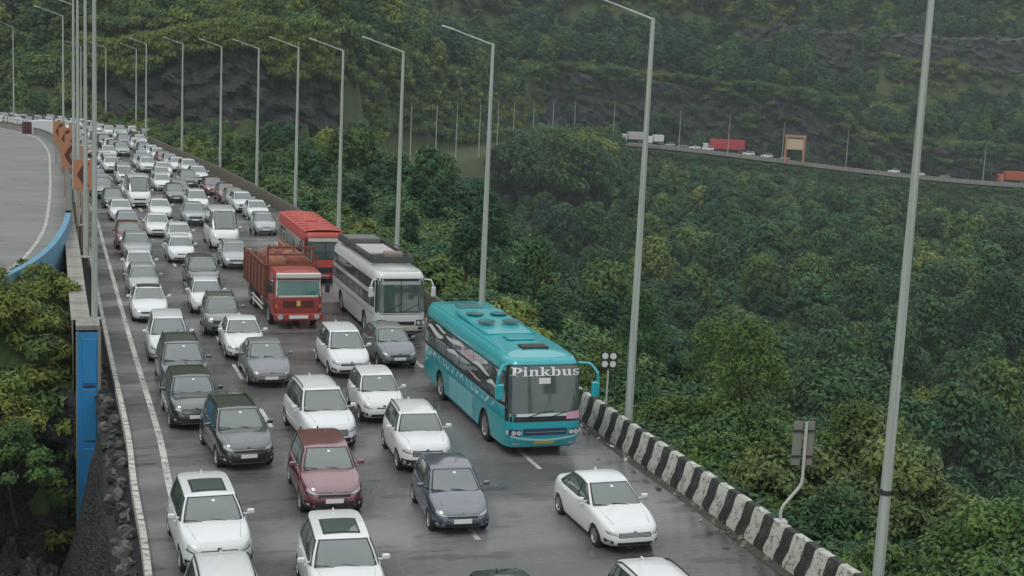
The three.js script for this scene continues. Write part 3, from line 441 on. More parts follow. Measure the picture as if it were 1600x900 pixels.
  G.hoodCrease = [1, -1].map(hoodLine);
  G.wheel = wheelGeo(k.R, 0.21, lo);
  return G;
}
const wheelCache = {};
function wheelGeo(R, w, lo) {
  const key = R + '|' + w + lo; if (wheelCache[key]) return wheelCache[key];
  const r = R * 0.66, prof = [[r, -w / 2 + 0.01], [R - 0.05, -w / 2], [R - 0.015, -w / 2 + 0.025], [R, -w / 2 + 0.05], [R, w / 2 - 0.05], [R - 0.015, w / 2 - 0.025], [R - 0.05, w / 2], [r, w / 2 - 0.01]];
  const tyre = new THREE.LatheGeometry(prof.map(p => new THREE.Vector2(...p)), lo ? 12 : 24).rotateZ(Math.PI / 2);
  const disc = new THREE.LatheGeometry([[0.001, w / 2 - 0.05], [r * 0.25, w / 2 - 0.03], [r * 0.3, w / 2 - 0.075], [r * 0.85, w / 2 - 0.085], [r * 0.9, w / 2 - 0.02], [r, w / 2 - 0.005]].map(p => new THREE.Vector2(...p)), lo ? 10 : 20).rotateZ(-Math.PI / 2);
  const sp = []; for (let i = 0; i < 5; i++) sp.push(box(0.03, r * 0.92, r * 0.2, w / 2 - 0.035, r * 0.48, 0).rotateX(i / 5 * Math.PI * 2));
  return wheelCache[key] = { tyre, rim: merge([disc, ...sp]) };
}
function wheelAt(g, parent, x, R, z, sg) { const w = new THREE.Group(); w.name = 'wheel'; w.position.set(x, R, z); if (sg < 0) w.rotation.y = Math.PI; parent.add(w); M('tyre', g.tyre, rubber, w); M('rim', g.rim, alloy, w); }
function car(kind, paint, x, z, yaw, extra, label, lod, group, y = 0) {
  const G = kindGeo(kind, lod > 1), k = G.k, mat = PAINT[paint], names = { suv: 'sport_utility_car', hatch: 'hatchback_car', sedan: 'sedan_car', mpv: 'people_carrier', van: 'passenger_van', mini: 'mini_van', suvb: 'sport_utility_car', hatchb: 'hatchback_car', sedanb: 'sedan_car', mpvb: 'people_carrier' };
  const t = thing(names[kind], label, kind === 'van' || kind === 'mini' ? 'van' : 'car', x, y, z, deg(yaw), group);
  M('body', G.body, mat, t); M('cabin', G.cabin, mat, t); M('underbody', G.under, trimBlack, t);
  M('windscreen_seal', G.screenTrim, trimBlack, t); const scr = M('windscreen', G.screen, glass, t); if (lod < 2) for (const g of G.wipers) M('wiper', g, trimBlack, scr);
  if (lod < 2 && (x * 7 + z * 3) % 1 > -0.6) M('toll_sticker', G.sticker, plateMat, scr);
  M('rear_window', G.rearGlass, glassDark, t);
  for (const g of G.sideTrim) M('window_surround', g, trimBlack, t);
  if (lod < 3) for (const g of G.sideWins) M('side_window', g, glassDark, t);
  for (const g of G.head) M('headlight', g, lampLens, t);
  M('grille', G.grille, trimBlack, t); M('lower_intake', G.intake, trimBlack, t); M('number_plate', G.plate, plateMat, t);
  for (const g of G.mirror) M('wing_mirror', g, extra.includes('blackmirror') ? trimBlack : mat, t);
  if (lod < 2) { for (const g of G.headBlack) M('headlight_bezel', g, glassDark, t); if (G.slats.length) for (const g of G.slats) M('grille_slat', g, chrome, t); else M('grille_bar', G.grilleBar, chrome, t); for (const g of G.fog) M('fog_lamp_housing', g, trimBlack, t); for (const g of G.fogLamp) M('fog_lamp', g, lampLens, t); M('emblem', G.emblem, chrome, t); for (const g of G.handles) M('door_handle', g, mat, t); for (const g of G.hoodCrease) M('bonnet_shut_line', g, paint === 'white' ? PAINT.silver : mat, t); for (const g of G.tail) M('tail_light', g, std(lin(0.25, 0.01, 0.012), 0.2), t); M('rear_number_plate', G.plateRear, plateMat, t); }
  if (k.clad) { M('lower_cladding', G.clad, trimBlack, t); if (lod < 2) M('skid_plate', G.skid, alloy, t); }
  if (extra.includes('rails')) for (const g of G.rails) M('roof_rail', g, trimBlack, t);
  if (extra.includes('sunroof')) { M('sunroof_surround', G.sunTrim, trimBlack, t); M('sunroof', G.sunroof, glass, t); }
  if (extra.includes('darkroof')) M('dark_roof_panel', G.roofPanel, trimBlack, t);
  if (lod < 2) M('roof_antenna', G.fin, mat, t);
  for (const sg of [1, -1]) for (const wz of [k.wx, -k.wx]) wheelAt(G.wheel, t, sg * (k.W / 2 - 0.13), k.R, wz, sg);
  return t;
}
const TRAFFIC = [ // kind, paint, x, z, heading, extras, label
  ["suv", "white", -5.73, -27.63, 17.9, "rails", "white car roof with black rails at the bottom left edge"],
  ["suv", "white", -7.49, -33.59, 20.18, "sunroof", "white sport utility car with a sunroof, nearest in the left lane"],
  ["suv", "black", -8.62, -42.4, 23.0, "rails", "black sport utility car with roof rails and white number plate in the left lane"],
  ["suvb", "black", -11.07, -46.58, 20.17, "", "black sport utility car directly behind the black one with the white plate"],
  ["mpvb", "charcoal", -12.65, -51.63, 18.38, "rails", "charcoal sport utility car behind the two black ones in the left lane"],
  ["mpv", "white", -14.5, -56.8, 16.93, "", "white people carrier behind the charcoal car in the left lane"],
  ["sedan", "white", -17.55, -65.09, 17.86, "darkroof", "white sedan with a black roof in the left lane"],
  ["hatchb", "silver", -19.59, -71.44, 18.9, "", "silver hatchback behind the white sedan with the black roof"],
  ["hatch", "white", -21.21, -76.63, 18.9, "", "white hatchback behind the silver hatchback beside the left edge line"],
  ["suvb", "silver", -23.36, -83.75, 18.9, "", "silver sport utility car in front of the maroon car in the left lane"],
  ["suv", "maroon", -25.3, -88.9, 18.9, "", "maroon car mostly hidden in the left lane beside the white edge line"],
  ["hatch", "silver", -27.37, -95.88, 19.0, "", "silver hatchback right behind the maroon car in the left lane"],
  ["sedanb", "white", -30.23, -103.93, 19.7, "", "white sedan in the left lane two cars behind the maroon one"],
  ["hatch", "grey", -33.12, -111.79, 20.5, "", "grey hatchback far back in the left lane beside the wall"],
  ["suv", "silver", -36.25, -118.9, 20.9, "", "silver sport utility car far back beside the white sedan, hugging the wall"],
  ["suv", "white", -43.14, -144.87, 22.7, "", "white sport utility car far back beside the thick lamp post"],
  ["sedan", "white", -34.1, -120.4, 20.9, "", "white sedan tucked behind the tall white van on its left"],
  ["van", "white", -31.75, -114.1, 20.5, "", "tall white passenger van in the far middle of the jam"],
  ["sedan", "white", -27.68, -105.7, 19.7, "", "white sedan just right of the tall far van"],
  ["sedanb", "white", -25.2, -95.61, 18.9, "", "white sedan with visible headlights in front of the far van, middle lane"],
  ["hatch", "white", -22.4, -90.42, 18.9, "", "white hatchback half hidden behind another white hatchback in the middle lane"],
  ["hatchb", "white", -20.71, -83.92, 18.9, "", "white hatchback with dark grille ahead of the half hidden white one"],
  ["suv", "charcoal", -17.25, -74.78, 18.9, "", "charcoal sport utility car in the middle lane between two white hatchbacks"],
  ["hatchb", "white", -15.38, -67.67, 16.54, "", "white hatchback in the middle lane behind the grey green car"],
  ["suvb", "greygreen", -13.5, -62.6, 16.5, "rails", "grey green sport utility car left of the red lorry"],
  ["sedanb", "white", -11.6, -58.0, 17.3, "", "white sedan in the middle lane behind the grey sedan"],
  ["sedanb", "grey", -9.76, -53.42, 18.3, "", "mid grey sedan left of the white people carriers, seen from the front"],
  ["mpvb", "white", -6.35, -45.11, 20.92, "rails", "white people carrier with roof rails behind the maroon front car"],
  ["suv", "maroon", -5.23, -38.53, 16.22, "", "maroon sport utility car in the foreground, middle lane"],
  ["suv", "white", -3.75, -30.9, 15.0, "sunroof", "white car with a glass sunroof at the bottom centre"],
  ["mpv", "white", -6.93, -55.63, 18.03, "", "white people carrier in front of the red lorry and the white coach"],
  ["hatchb", "white", -4.8, -48.53, 16.9, "", "white hatchback left of the teal bus front wheel"],
  ["suvb", "white", -2.88, -42.9, 15.5, "rails", "white sport utility car with roof rails behind the dark blue hatchback"],
  ["hatch", "navy", -1.51, -37.32, 14.7, "", "dark navy blue hatchback in the foreground left of the open lane"],
  ["suv", "black", 0.45, -27.35, 18.1, "", "black car roof just showing at the bottom centre edge"],
  ["sedanb", "white", 2.85, -36.8, 19.0, "", "white sedan in front of the teal bus beside the striped barrier"],
  ["suv", "white", 3.75, -28.5, 18.1, "rails", "white car roof with black rails at the bottom edge by the barrier"],
  ["hatch", "grey", -5.2, -57.6, 21.1, "", "grey hatchback squeezed between the white coach and the teal bus"],
  ["van", "white", -19.81, -91.63, 18.9, "", "white passenger van left of the red roofed bus"],
  ["hatch", "silver", -17.1, -82.64, 18.9, "", "silver hatchback in front of the white van, beside the lorry body"],
  ["hatchb", "silver", -18.41, -99.19, 19.0, "", "silver hatchback behind the red roofed bus near the barrier"],
  ["sedan", "white", -20.64, -108.13, 19.7, "", "white sedan second behind the red roofed bus by the barrier"],
  ["hatch", "taupe", -24.31, -117.16, 20.6, "", "taupe hatchback third behind the red roofed bus by the barrier"],
  ["suv", "maroon", -28.01, -125.41, 20.9, "", "maroon sport utility car far back beside the barrier"],
  ["suvb", "silver", -24.34, -102.74, 19.2, "", "silver sport utility car behind the white van near the red roofed bus"],
  ["hatch", "charcoal", -29.79, -118.66, 20.8, "", "charcoal hatchback between the two far vans"],
  ["suv", "grey", -31.95, -132.27, 21.2, "", "grey sport utility car behind the far charcoal hatchback"],
  ["suv", "white", -35.32, -146.37, 22.5, "", "white sport utility car far back beside the lamp posts at the barrier"],
  ["sedan", "white", -37.17, -143.02, 22.2, "", "white sedan far back right of the tall far van, third row from the bend"],
  ["hatch", "white", -33.37, -128.07, 21.1, "", "white hatchback right beside the tall far van"],
  ["sedan", "paleblue", -43.53, -158.24, 23.1, "", "pale blue sedan far back near the bend"],
  ["suv", "silver", -48.99, -168.91, 23.1, "", "silver sport utility car near the bend, left lane"],
  ["suv", "white", -48.61, -162.15, 23.2, "", "white sport utility car near the bend behind the thick lamp post"],
  ["hatch", "grey", -47.12, -172.12, 23.1, "", "grey hatchback near the bend beside the barrier"],
  ["mini", "white", -38.22, -132.49, 21.3, "", "small white van behind the tall far van"],
  ["suv", "charcoal", -55.68, -183.93, 23.1, "", "charcoal sport utility car near the bend beside the chevron boards"],
  ["hatch", "grey", -54.5, -188.71, 23.7, "", "grey hatchback at the bend in the middle of the row"],
  ["sedan", "white", -52.55, -189.89, 23.7, "", "white sedan at the bend closest to the barrier"],
  ["suv", "white", -61.76, -206.37, 26.7, "", "white sport utility car in the farthest row, leftmost"],
  ["mpv", "silver", -60.89, -209.14, 27.0, "", "silver people carrier in the farthest row, second from left"],
  ["hatch", "white", -59.52, -210.98, 27.1, "", "white hatchback in the farthest row, third from left"],
  ["sedan", "charcoal", -56.5, -207.5, 26.6, "", "charcoal sedan in the farthest row, closest to the trees"],
  ["hatchb", "charcoal", -87.87, -237.7, 42.3, "", "charcoal small hatchback first such from the bend in the third lane from the wall"],
  ["sedan", "white", -90.93, -236.0, 42.3, "", "white sedan first such from the bend in the second lane from the wall"],
  ["hatchb", "white", -94.91, -235.63, 42.3, "", "white small hatchback first such from the bend in the lane beside the wall"],
  ["suvb", "grey", -80.37, -234.79, 42.3, "", "grey compact utility car first such from the bend in the lane beside the barrier"],
  ["hatch", "maroon", -84.64, -234.15, 42.3, "", "maroon hatchback first such from the bend in the third lane from the wall"],
  ["suvb", "white", -91.68, -232.08, 42.3, "", "white compact utility car first such from the bend in the lane beside the wall"],
  ["mpv", "silver", -87.16, -231.86, 42.3, "", "silver people carrier first such from the bend in the second lane from the wall"],
  ["hatchb", "white", -77.14, -231.24, 42.3, "", "white small hatchback first such from the bend in the lane beside the barrier"],
  ["mpv", "maroon", -80.88, -230.0, 42.3, "", "maroon people carrier first such from the bend in the third lane from the wall"],
  ["sedan", "silver", -88.45, -228.52, 42.3, "", "silver sedan first such from the bend in the lane beside the wall"],
  ["suv", "white", -83.39, -227.72, 42.3, "", "white utility car first such from the bend in the second lane from the wall"],
  ["sedan", "white", -73.91, -227.69, 42.3, "", "white sedan first such from the bend in the lane beside the barrier"],
  ["hatchb", "white", -77.65, -226.45, 42.3, "", "white small hatchback first such from the bend in the third lane from the wall"],
  ["hatch", "white", -85.22, -224.97, 42.3, "", "white hatchback first such from the bend in the lane beside the wall"],
  ["suv", "charcoal", -80.16, -224.17, 42.3, "", "charcoal utility car first such from the bend in the second lane from the wall"],
  ["suvb", "white", -71.03, -223.31, 27.9, "", "white compact utility car first such from the bend in the lane beside the barrier"],
  ["hatch", "white", -74.58, -222.33, 27.9, "", "white hatchback first such from the bend in the third lane from the wall"],
  ["suv", "charcoal", -81.99, -221.42, 42.3, "", "charcoal utility car first such from the bend in the lane beside the wall"],
  ["mpv", "maroon", -77.21, -220.03, 27.9, "", "maroon people carrier first such from the bend in the second lane from the wall"],
  ["suv", "white", -68.78, -219.06, 27.9, "", "white utility car first such from the bend in the lane beside the barrier"],
  ["suvb", "white", -72.34, -218.09, 27.9, "", "white compact utility car first such from the bend in the third lane from the wall"],
  ["mpv", "white", -79.3, -217.12, 27.9, "", "white people carrier first such from the bend in the lane beside the wall"],
  ["suvb", "white", -74.97, -215.79, 27.9, "", "white compact utility car first such from the bend in the second lane from the wall"],
  ["suv", "silver", -66.54, -214.82, 27.9, "", "silver utility car first such from the bend in the lane beside the barrier"],
  ["suv", "white", -70.1, -213.84, 27.9, "", "white utility car first such from the bend in the third lane from the wall"],
  ["suvb", "silver", -77.05, -212.88, 27.9, "", "silver compact utility car first such from the bend in the lane beside the wall"],
  ["suv", "white", -72.35, -210.84, 27.9, "", "white utility car second such from the bend in the second lane from the wall"],
  ["suvb", "white", -64.3, -210.58, 27.9, "", "white compact utility car second such from the bend in the lane beside the barrier"],
  ["hatchb", "silver", -67.85, -209.6, 27.9, "", "silver small hatchback first such from the bend in the third lane from the wall"],
  ["suvb", "charcoal", -74.81, -208.64, 27.9, "", "charcoal compact utility car first such from the bend in the lane beside the wall"],
  ["hatchb", "white", -70.11, -206.6, 27.9, "", "white small hatchback first such from the bend in the second lane from the wall"],
  ["mpv", "white", -65.61, -205.36, 27.9, "", "white people carrier first such from the bend in the third lane from the wall"],
  ["hatchb", "white", -72.57, -204.39, 27.9, "", "white small hatchback second such from the bend in the lane beside the wall"],
  ["suv", "grey", -67.49, -201.65, 27.9, "", "grey utility car first such from the bend in the second lane from the wall"],
  ["suvb", "white", -63.37, -201.11, 27.9, "", "white compact utility car second such from the bend in the third lane from the wall"],
  ["hatch", "white", -70.32, -200.15, 27.9, "", "white hatchback second such from the bend in the lane beside the wall"],
  ["hatch", "white", -57.94, -198.51, 23.0, "", "white hatchback first such from the bend in the lane beside the barrier"],
  ["hatch", "white", -65.25, -197.4, 27.9, "", "white hatchback first such from the bend in the second lane from the wall"],
  ["hatchb", "white", -61.25, -197.11, 23.0, "", "white small hatchback second such from the bend in the third lane from the wall"],
  ["mpv", "charcoal", -68.08, -195.91, 27.9, "", "charcoal people carrier first such from the bend in the lane beside the wall"],
  ["sedan", "white", -56.06, -194.09, 23.0, "", "white sedan second such from the bend in the lane beside the barrier"],
  ["hatch", "white", -63.13, -192.83, 23.0, "", "white hatchback second such from the bend in the second lane from the wall"],
  ["hatchb", "charcoal", -59.38, -192.69, 23.0, "", "charcoal small hatchback second such from the bend in the third lane from the wall"],
  ["suvb", "white", -66.08, -191.58, 23.0, "", "white compact utility car second such from the bend in the lane beside the wall"],
  ["suv", "charcoal", -61.26, -188.41, 23.0, "", "charcoal utility car second such from the bend in the second lane from the wall"],
  ["suvb", "white", -57.5, -188.27, 23.0, "", "white compact utility car third such from the bend in the third lane from the wall"],
  ["suvb", "silver", -64.2, -187.17, 23.0, "", "silver compact utility car second such from the bend in the lane beside the wall"],
  ["suvb", "white", -59.38, -184.0, 23.0, "", "white compact utility car second such from the bend in the second lane from the wall"],
  ["hatch", "silver", -62.33, -182.75, 23.0, "", "silver hatchback first such from the bend in the lane beside the wall"],
  ["sedan", "white", -50.75, -181.57, 23.0, "", "white sedan third such from the bend in the lane beside the barrier"],
  ["hatch", "white", -57.51, -179.58, 23.0, "", "white hatchback third such from the bend in the second lane from the wall"],
  ["hatchb", "silver", -60.45, -178.33, 23.0, "", "silver small hatchback first such from the bend in the lane beside the wall"],
  ["hatch", "white", -53.13, -177.96, 23.0, "", "white hatchback second such from the bend in the third lane from the wall"],
  ["hatchb", "white", -48.88, -177.15, 23.0, "", "white small hatchback second such from the bend in the lane beside the barrier"],
  ["mpv", "silver", -55.63, -175.16, 23.0, "", "silver people carrier second such from the bend in the second lane from the wall"],
  ["sedan", "white", -58.58, -173.91, 23.0, "", "white sedan first such from the bend in the lane beside the wall"],
  ["suvb", "maroon", -51.25, -173.54, 23.0, "", "maroon compact utility car first such from the bend in the third lane from the wall"],
  ["suvb", "silver", -53.76, -170.74, 23.0, "", "silver compact utility car first such from the bend in the second lane from the wall"],
  ["suvb", "white", -56.71, -169.49, 23.0, "", "white compact utility car third such from the bend in the lane beside the wall"],
  ["hatch", "white", -45.11, -168.28, 23.2, "", "white hatchback second such from the bend in the lane beside the barrier"],
  ["sedan", "maroon", -51.86, -166.26, 23.2, "", "maroon sedan first such from the bend in the second lane from the wall"],
  ["hatch", "white", -54.8, -165.0, 23.2, "", "white hatchback third such from the bend in the lane beside the wall"],
  ["hatchb", "white", -43.22, -163.87, 23.2, "", "white small hatchback third such from the bend in the lane beside the barrier"],
  ["suvb", "white", -52.91, -160.58, 23.2, "", "white compact utility car fourth such from the bend in the lane beside the wall"],
  ["sedan", "maroon", -41.33, -159.46, 23.2, "", "maroon sedan first such from the bend in the lane beside the barrier"],
  ["suvb", "white", -51.02, -156.17, 23.2, "", "white compact utility car fifth such from the bend in the lane beside the wall"],
  ["hatch", "silver", -39.47, -155.11, 23.0, "", "silver hatchback first such from the bend in the lane beside the barrier"],
  ["hatch", "white", -46.5, -153.76, 23.2, "", "white hatchback fourth such from the bend in the second lane from the wall"],
  ["hatch", "silver", -42.15, -152.23, 23.0, "", "silver hatchback first such from the bend in the third lane from the wall"],
  ["suv", "white", -48.86, -151.13, 23.0, "", "white utility car first such from the bend in the lane beside the wall"],
  ["sedan", "white", -37.59, -150.69, 23.0, "", "white sedan fourth such from the bend in the lane beside the barrier"],
  ["suvb", "white", -44.66, -149.43, 23.0, "", "white compact utility car third such from the bend in the second lane from the wall"],
  ["suv", "white", -39.97, -147.08, 23.0, "", "white utility car second such from the bend in the third lane from the wall"],
  ["hatchb", "white", -46.98, -146.71, 23.0, "", "white small hatchback third such from the bend in the lane beside the wall"],
  ["sedan", "white", -45.11, -142.29, 23.0, "", "white sedan second such from the bend in the lane beside the wall"],
  ["suv", "white", -43.15, -137.58, 21.2, "", "white utility car second such from the bend in the lane beside the wall"],
  ["suv", "white", -32.2, -137.54, 21.2, "", "white utility car second such from the bend in the lane beside the barrier"],
  ["mpv", "silver", -39.59, -137.25, 21.2, "", "silver people carrier third such from the bend in the second lane from the wall"],
  ["hatchb", "white", -35.55, -136.24, 21.2, "", "white small hatchback third such from the bend in the third lane from the wall"],
  ["hatch", "white", -41.41, -133.1, 21.2, "", "white hatchback fourth such from the bend in the lane beside the wall"],
  ["mpv", "silver", -39.38, -127.89, 21.2, "", "silver people carrier first such from the bend in the lane beside the wall"],
  ["hatchb", "maroon", -34.95, -125.32, 21.2, "", "maroon small hatchback first such from the bend in the second lane from the wall"],
  ["sedan", "grey", -30.62, -123.56, 21.2, "", "grey sedan first such from the bend in the third lane from the wall"],
  ["suvb", "silver", -37.65, -123.41, 21.2, "", "silver compact utility car third such from the bend in the lane beside the wall"],
  ["hatch", "maroon", -25.87, -121.19, 20.6, "", "maroon hatchback first such from the bend in the lane beside the barrier"],
  ["suvb", "white", -22.77, -112.95, 20.6, "", "white compact utility car third such from the bend in the lane beside the barrier"],
  ["mpv", "white", -26.42, -112.43, 20.6, "", "white people carrier second such from the bend in the third lane from the wall"]
];
for (const [kind, paint, x, z, yaw, extra, label] of TRAFFIC) car(kind, paint, x, z, yaw, extra, label, z > -62 ? 1 : z > -125 ? 2 : 3, 'cars and vans in the traffic jam');

// ------------------------------------------------------------------ buses and the truck
const font = await new FontLoader().loadAsync('fonts/droid/droid_serif_bold.typeface.json');
function textOn(shell, str, size, u0, u1, v0, v1, off = 0.012) { // flat letters laid on the front of a body
  const g = new TextGeometry(str, { font, size, depth: 0.008, curveSegments: 4 }); g.computeBoundingBox(); const b = g.boundingBox, p = g.attributes.position;
  for (let i = 0; i < p.count; i++) { const fx = (p.getX(i) - b.min.x) / (b.max.x - b.min.x), fy = (p.getY(i) - b.min.y) / (b.max.y - b.min.y); const q = shell.Q(shell.front(lerp(u0, u1, fx)), lerp(v0, v1, fy), off + p.getZ(i)); p.setXYZ(i, ...q); }
  g.computeVertexNormals(); return g;
}
function busShell(L, W, H, rake = 0.28, n = 11) {
  const hl = L / 2; const fv = table([[0, -0.16], [0.08, -0.04], [0.2, 0], [0.36, -0.03], [0.6, -0.12], [0.85, -rake * 0.8], [0.95, -rake], [1, -rake - 0.12]]), wv = table([[0, 0.965], [0.1, 0.99], [0.4, 1], [0.85, 0.975], [0.94, 0.945], [1, 0.86]]), rv = table([[0, -0.1], [0.1, 0], [0.8, -0.03], [0.95, -0.1], [1, -0.22]]);
  const wheels = [hl - 2.35, -hl + 2.9], R = 0.5; const arch = z => { let y = 0.36; for (const w of wheels) { const d = Math.abs(z - w), r = R + 0.12; if (d < r) y = Math.max(y, R + Math.sqrt(r * r - d * d) - 0.03); } return y; };
  const sh = new Shell({ y0: 0.36, n, N: 200, crown: 0.09, w: v => W / 2 * wv(v), zF: v => hl + fv(v), zR: v => -(hl + rv(v)), yb: (z, ux) => ux > 0.85 ? arch(z) : 0.36, yt: () => H - 0.09 });
  sh.wheels = wheels; sh.R = R; sh.L = L; sh.W = W; sh.H = H; return sh;
}
function busBase(t, sh, mat, lower) {
  M('body', sh.body([0, 0.04, 0.08, 0.14, 0.2, 0.28, 0.36, 0.5, 0.65, 0.8, 0.88, 0.93, 0.97, 1]), mat, t);
  M('underbody', box(sh.W * 0.74, 0.5, sh.L - 0.6, 0, 0.55, 0), trimBlack, t);
  const wg = wheelGeo(sh.R, 0.29); for (const sg of [1, -1]) for (const z of sh.wheels) wheelAt(wg, t, sg * (sh.W / 2 - 0.19), sh.R, z, sg);
}
{ // teal coach
  const sh = busShell(10.9, 2.5, 3.22), t = thing('coach_bus', 'teal coach with white lettering on its windscreen, rightmost of the buses', 'bus', -0.47, 0, -48.85, deg(18.2)); t.scale.set(1.10, 1.05, 1.045);
  const teal = PAINT.teal, dteal = phys(lin(0.006, 0.14, 0.165)), lteal = phys(lin(0.12, 0.45, 0.47)), pale = std(lin(0.5, 0.62, 0.62), 0.5), wht = std(lin(0.62, 0.6, 0.6), 0.5), pink = std(lin(0.52, 0.30, 0.36), 0.5), navy = phys(lin(0.012, 0.035, 0.09));
  busBase(t, sh, teal);
  const F = u => sh.front(u), Sd = s => sh.side(s);
  M('windscreen_seal', sh.patch(-F(0.94), F(0.94), 0.30, 0.935, 0.006, 18, 8), trimBlack, t);
  const scrGlass = glass;
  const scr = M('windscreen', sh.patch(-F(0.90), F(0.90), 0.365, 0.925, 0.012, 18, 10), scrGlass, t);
  M('lettering', textOn(sh, 'Pinkbus', 0.3, -0.87, 0.88, 0.81, 0.912, 0.016), std(lin(0.72, 0.70, 0.71), 0.5), scr);
  M('windscreen_notice', sh.patch(-F(0.18), F(0.12), 0.725, 0.79, 0.017, 4, 2), wht, scr);
  M('pink_notice', sh.patch(F(0.52), F(0.86), 0.325, 0.415, 0.02, 4, 2), pink, scr);
  M('dashboard_band', sh.patch(-F(0.86), F(0.86), 0.362, 0.395, 0.016, 10, 1), pale, scr);
  for (const [a, b] of [[-0.5, 0.2], [0.1, 0.78]]) { const p = sh.Q(F(a), 0.35, 0.03), q = sh.Q(F((a + b) / 2), 0.40, 0.03), r = sh.Q(F(b), 0.42, 0.03); M('wiper', tube([p, q, r], 0.014, 8, 5), trimBlack, scr); }
  M('grille', sh.patch(-F(0.55), F(0.55), 0.145, 0.225, 0.008, 8, 2), navy, t); M('grille_line', sh.patch(-F(0.5), F(0.5), 0.18, 0.188, 0.014, 8, 1), chrome, t);
  M('bumper_line', grid(28, 1, (i, j) => { const q = (i * 2 - 1); return sh.Q(lerp(-Sd(0.985), Sd(0.985), i), 0.078 + 0.05 * q * q + j * 0.024, 0.012); }, null, false), std(lin(0.30, 0.55, 0.58), 0.35), t);
  M('number_plate', sh.patch(-F(0.26), F(0.26), 0.04, 0.078, 0.016, 4, 1), plateYellow, t);
  for (const sg of [1, -1]) {
    M('headlight_housing', sh.patch(sg * F(0.6), sg * Sd(0.975), 0.135, 0.215, 0.008, 8, 2), navy, t);
    for (const u of [0.66, 0.78, 0.89]) { const p = sh.Q(sg * F(u), 0.178, 0.014); M('headlight', new THREE.CylinderGeometry(0.075, 0.075, 0.03, 14).rotateX(Math.PI / 2).translate(...p), lampLens, t); }
    M('fog_lamp', sh.patch(sg * F(0.62), sg * F(0.8), 0.03, 0.06, 0.01, 3, 1), lampLens, t);
    const wb = M('window_band', sh.patch(sg * Sd(0.955), sg * Sd(-0.975), 0.46, 0.845, 0.006, 40, 4), trimBlack, t);
    for (const [v0, v1] of [[0.50, 0.655], [0.685, 0.83]]) for (let k = 0; k < 6; k++) { const a = lerp(0.94, -0.96, k / 6), b = lerp(0.94, -0.96, (k + 1) / 6) + 0.012; M('side_window', sh.patch(sg * Sd(a), sg * Sd(b), v0, v1, 0.012, 6, 2), glassDark, t); }
    // sweeping white and pink graphics over the window band
    for (const [a, b, v, w, m] of [[0.80, 0.62, 0.62, 0.05, wht], [0.66, 0.30, 0.70, 0.055, wht], [0.36, 0.02, 0.745, 0.055, pink], [0.10, -0.34, 0.775, 0.06, wht], [-0.36, -0.62, 0.80, 0.04, wht], [-0.02, -0.30, 0.625, 0.05, wht], [-0.42, -0.82, 0.72, 0.075, wht], [0.5, 0.22, 0.55, 0.03, pink]]) M('side_graphic', grid(14, 2, (i, j) => sh.Q(sg * lerp(Sd(a), Sd(b), i), v + w * Math.sin(i * 5 + a * 7) * 0.35 + (j - 0.5) * w * (0.35 + 0.65 * Math.sin(Math.PI * i)), 0.017), null, false), m, wb);
    // pale strokes along the waist
    for (let k = 0; k < 15; k++) { const a = lerp(0.78, -0.9, k / 15), b = a - 0.06 - 0.02 * Math.sin(k * 2.3); M('waist_graphic', grid(6, 1, (i, j) => sh.Q(sg * lerp(Sd(a), Sd(b), i), 0.385 + 0.03 * Math.sin(i * 4 + k) + j * (0.018 + 0.016 * Math.abs(Math.sin(k * 1.7))), 0.010), null, false), pale, t); }
    M('waist_line', sh.patch(sg * Sd(0.96), sg * Sd(-0.97), 0.445, 0.456, 0.010, 30, 1), lteal, t); M('lower_line', sh.patch(sg * Sd(0.95), sg * Sd(-0.97), 0.325, 0.333, 0.010, 30, 1), dteal, t);
    M('lower_panel', sh.patch(sg * Sd(0.33), sg * Sd(-0.22), 0.03, 0.31, 0.008, 14, 2), lteal, t);
    for (let k = 0; k < 7; k++) M('panel_seam', sh.patch(sg * Sd(0.62 - k * 0.22), sg * Sd(0.617 - k * 0.22), 0.03, 0.32, 0.011, 1, 2), dteal, t);
    M('side_marker', sh.patch(sg * Sd(0.9), sg * Sd(0.885), 0.25, 0.275, 0.014, 2, 1), amber, t);
  }
  M('rear_window', sh.patch(0.5 - F(0.8), 0.5 + F(0.8), 0.6, 0.86, 0.008, 8, 3), glassDark, t);
  // roof: raised cooling unit with vents, hatches, a dark vent in front
  const ac = M('roof_cooling_unit', (() => { const g = new RoundedBoxGeometry(1.66, 0.24, 4.0, 3, 0.1); const p = g.attributes.position; for (let i = 0; i < p.count; i++) if (p.getZ(i) > 1.2 && p.getY(i) > 0) p.setY(i, p.getY(i) - 0.16 * S(1.2, 2.0, p.getZ(i))); g.computeVertexNormals(); g.translate(0, 3.26, -0.4); return g; })(), teal, t);
  for (const [x, z] of [[-0.42, 0.1], [0.42, 0.1], [-0.42, -1.3], [0.42, -1.3]]) M('fan_grille', new THREE.CylinderGeometry(0.3, 0.3, 0.03, 20).translate(x, 3.39, z), dteal, ac);
  M('roof_hatch', box(0.85, 0.07, 0.7, 0, 3.25, 2.35, 0.025), teal, t); M('roof_vent', box(0.85, 0.1, 0.55, 0.05, 3.23, 3.75, 0.03), trimBlack, t); M('roof_hatch', box(0.85, 0.07, 0.7, 0, 3.23, -3.6, 0.025), dteal, t);
  for (const x of [-1.0, 1.0]) M('roof_rib', box(0.05, 0.05, 8.6, x, 3.15, -0.6, 0.015), teal, t);
  // horn mirrors
  for (const sg of [1, -1]) { const m = M('mirror_arm', tube([[sg * 1.12, 2.95, 5.0], [sg * 1.38, 2.98, 5.32], [sg * 1.55, 2.72, 5.5], [sg * 1.58, 2.45, 5.5]], 0.045, 14, 7), teal, t); M('mirror', box(0.26, 0.5, 0.14, sg * 1.5, 2.2, 5.5, 0.06), teal, m); }
}
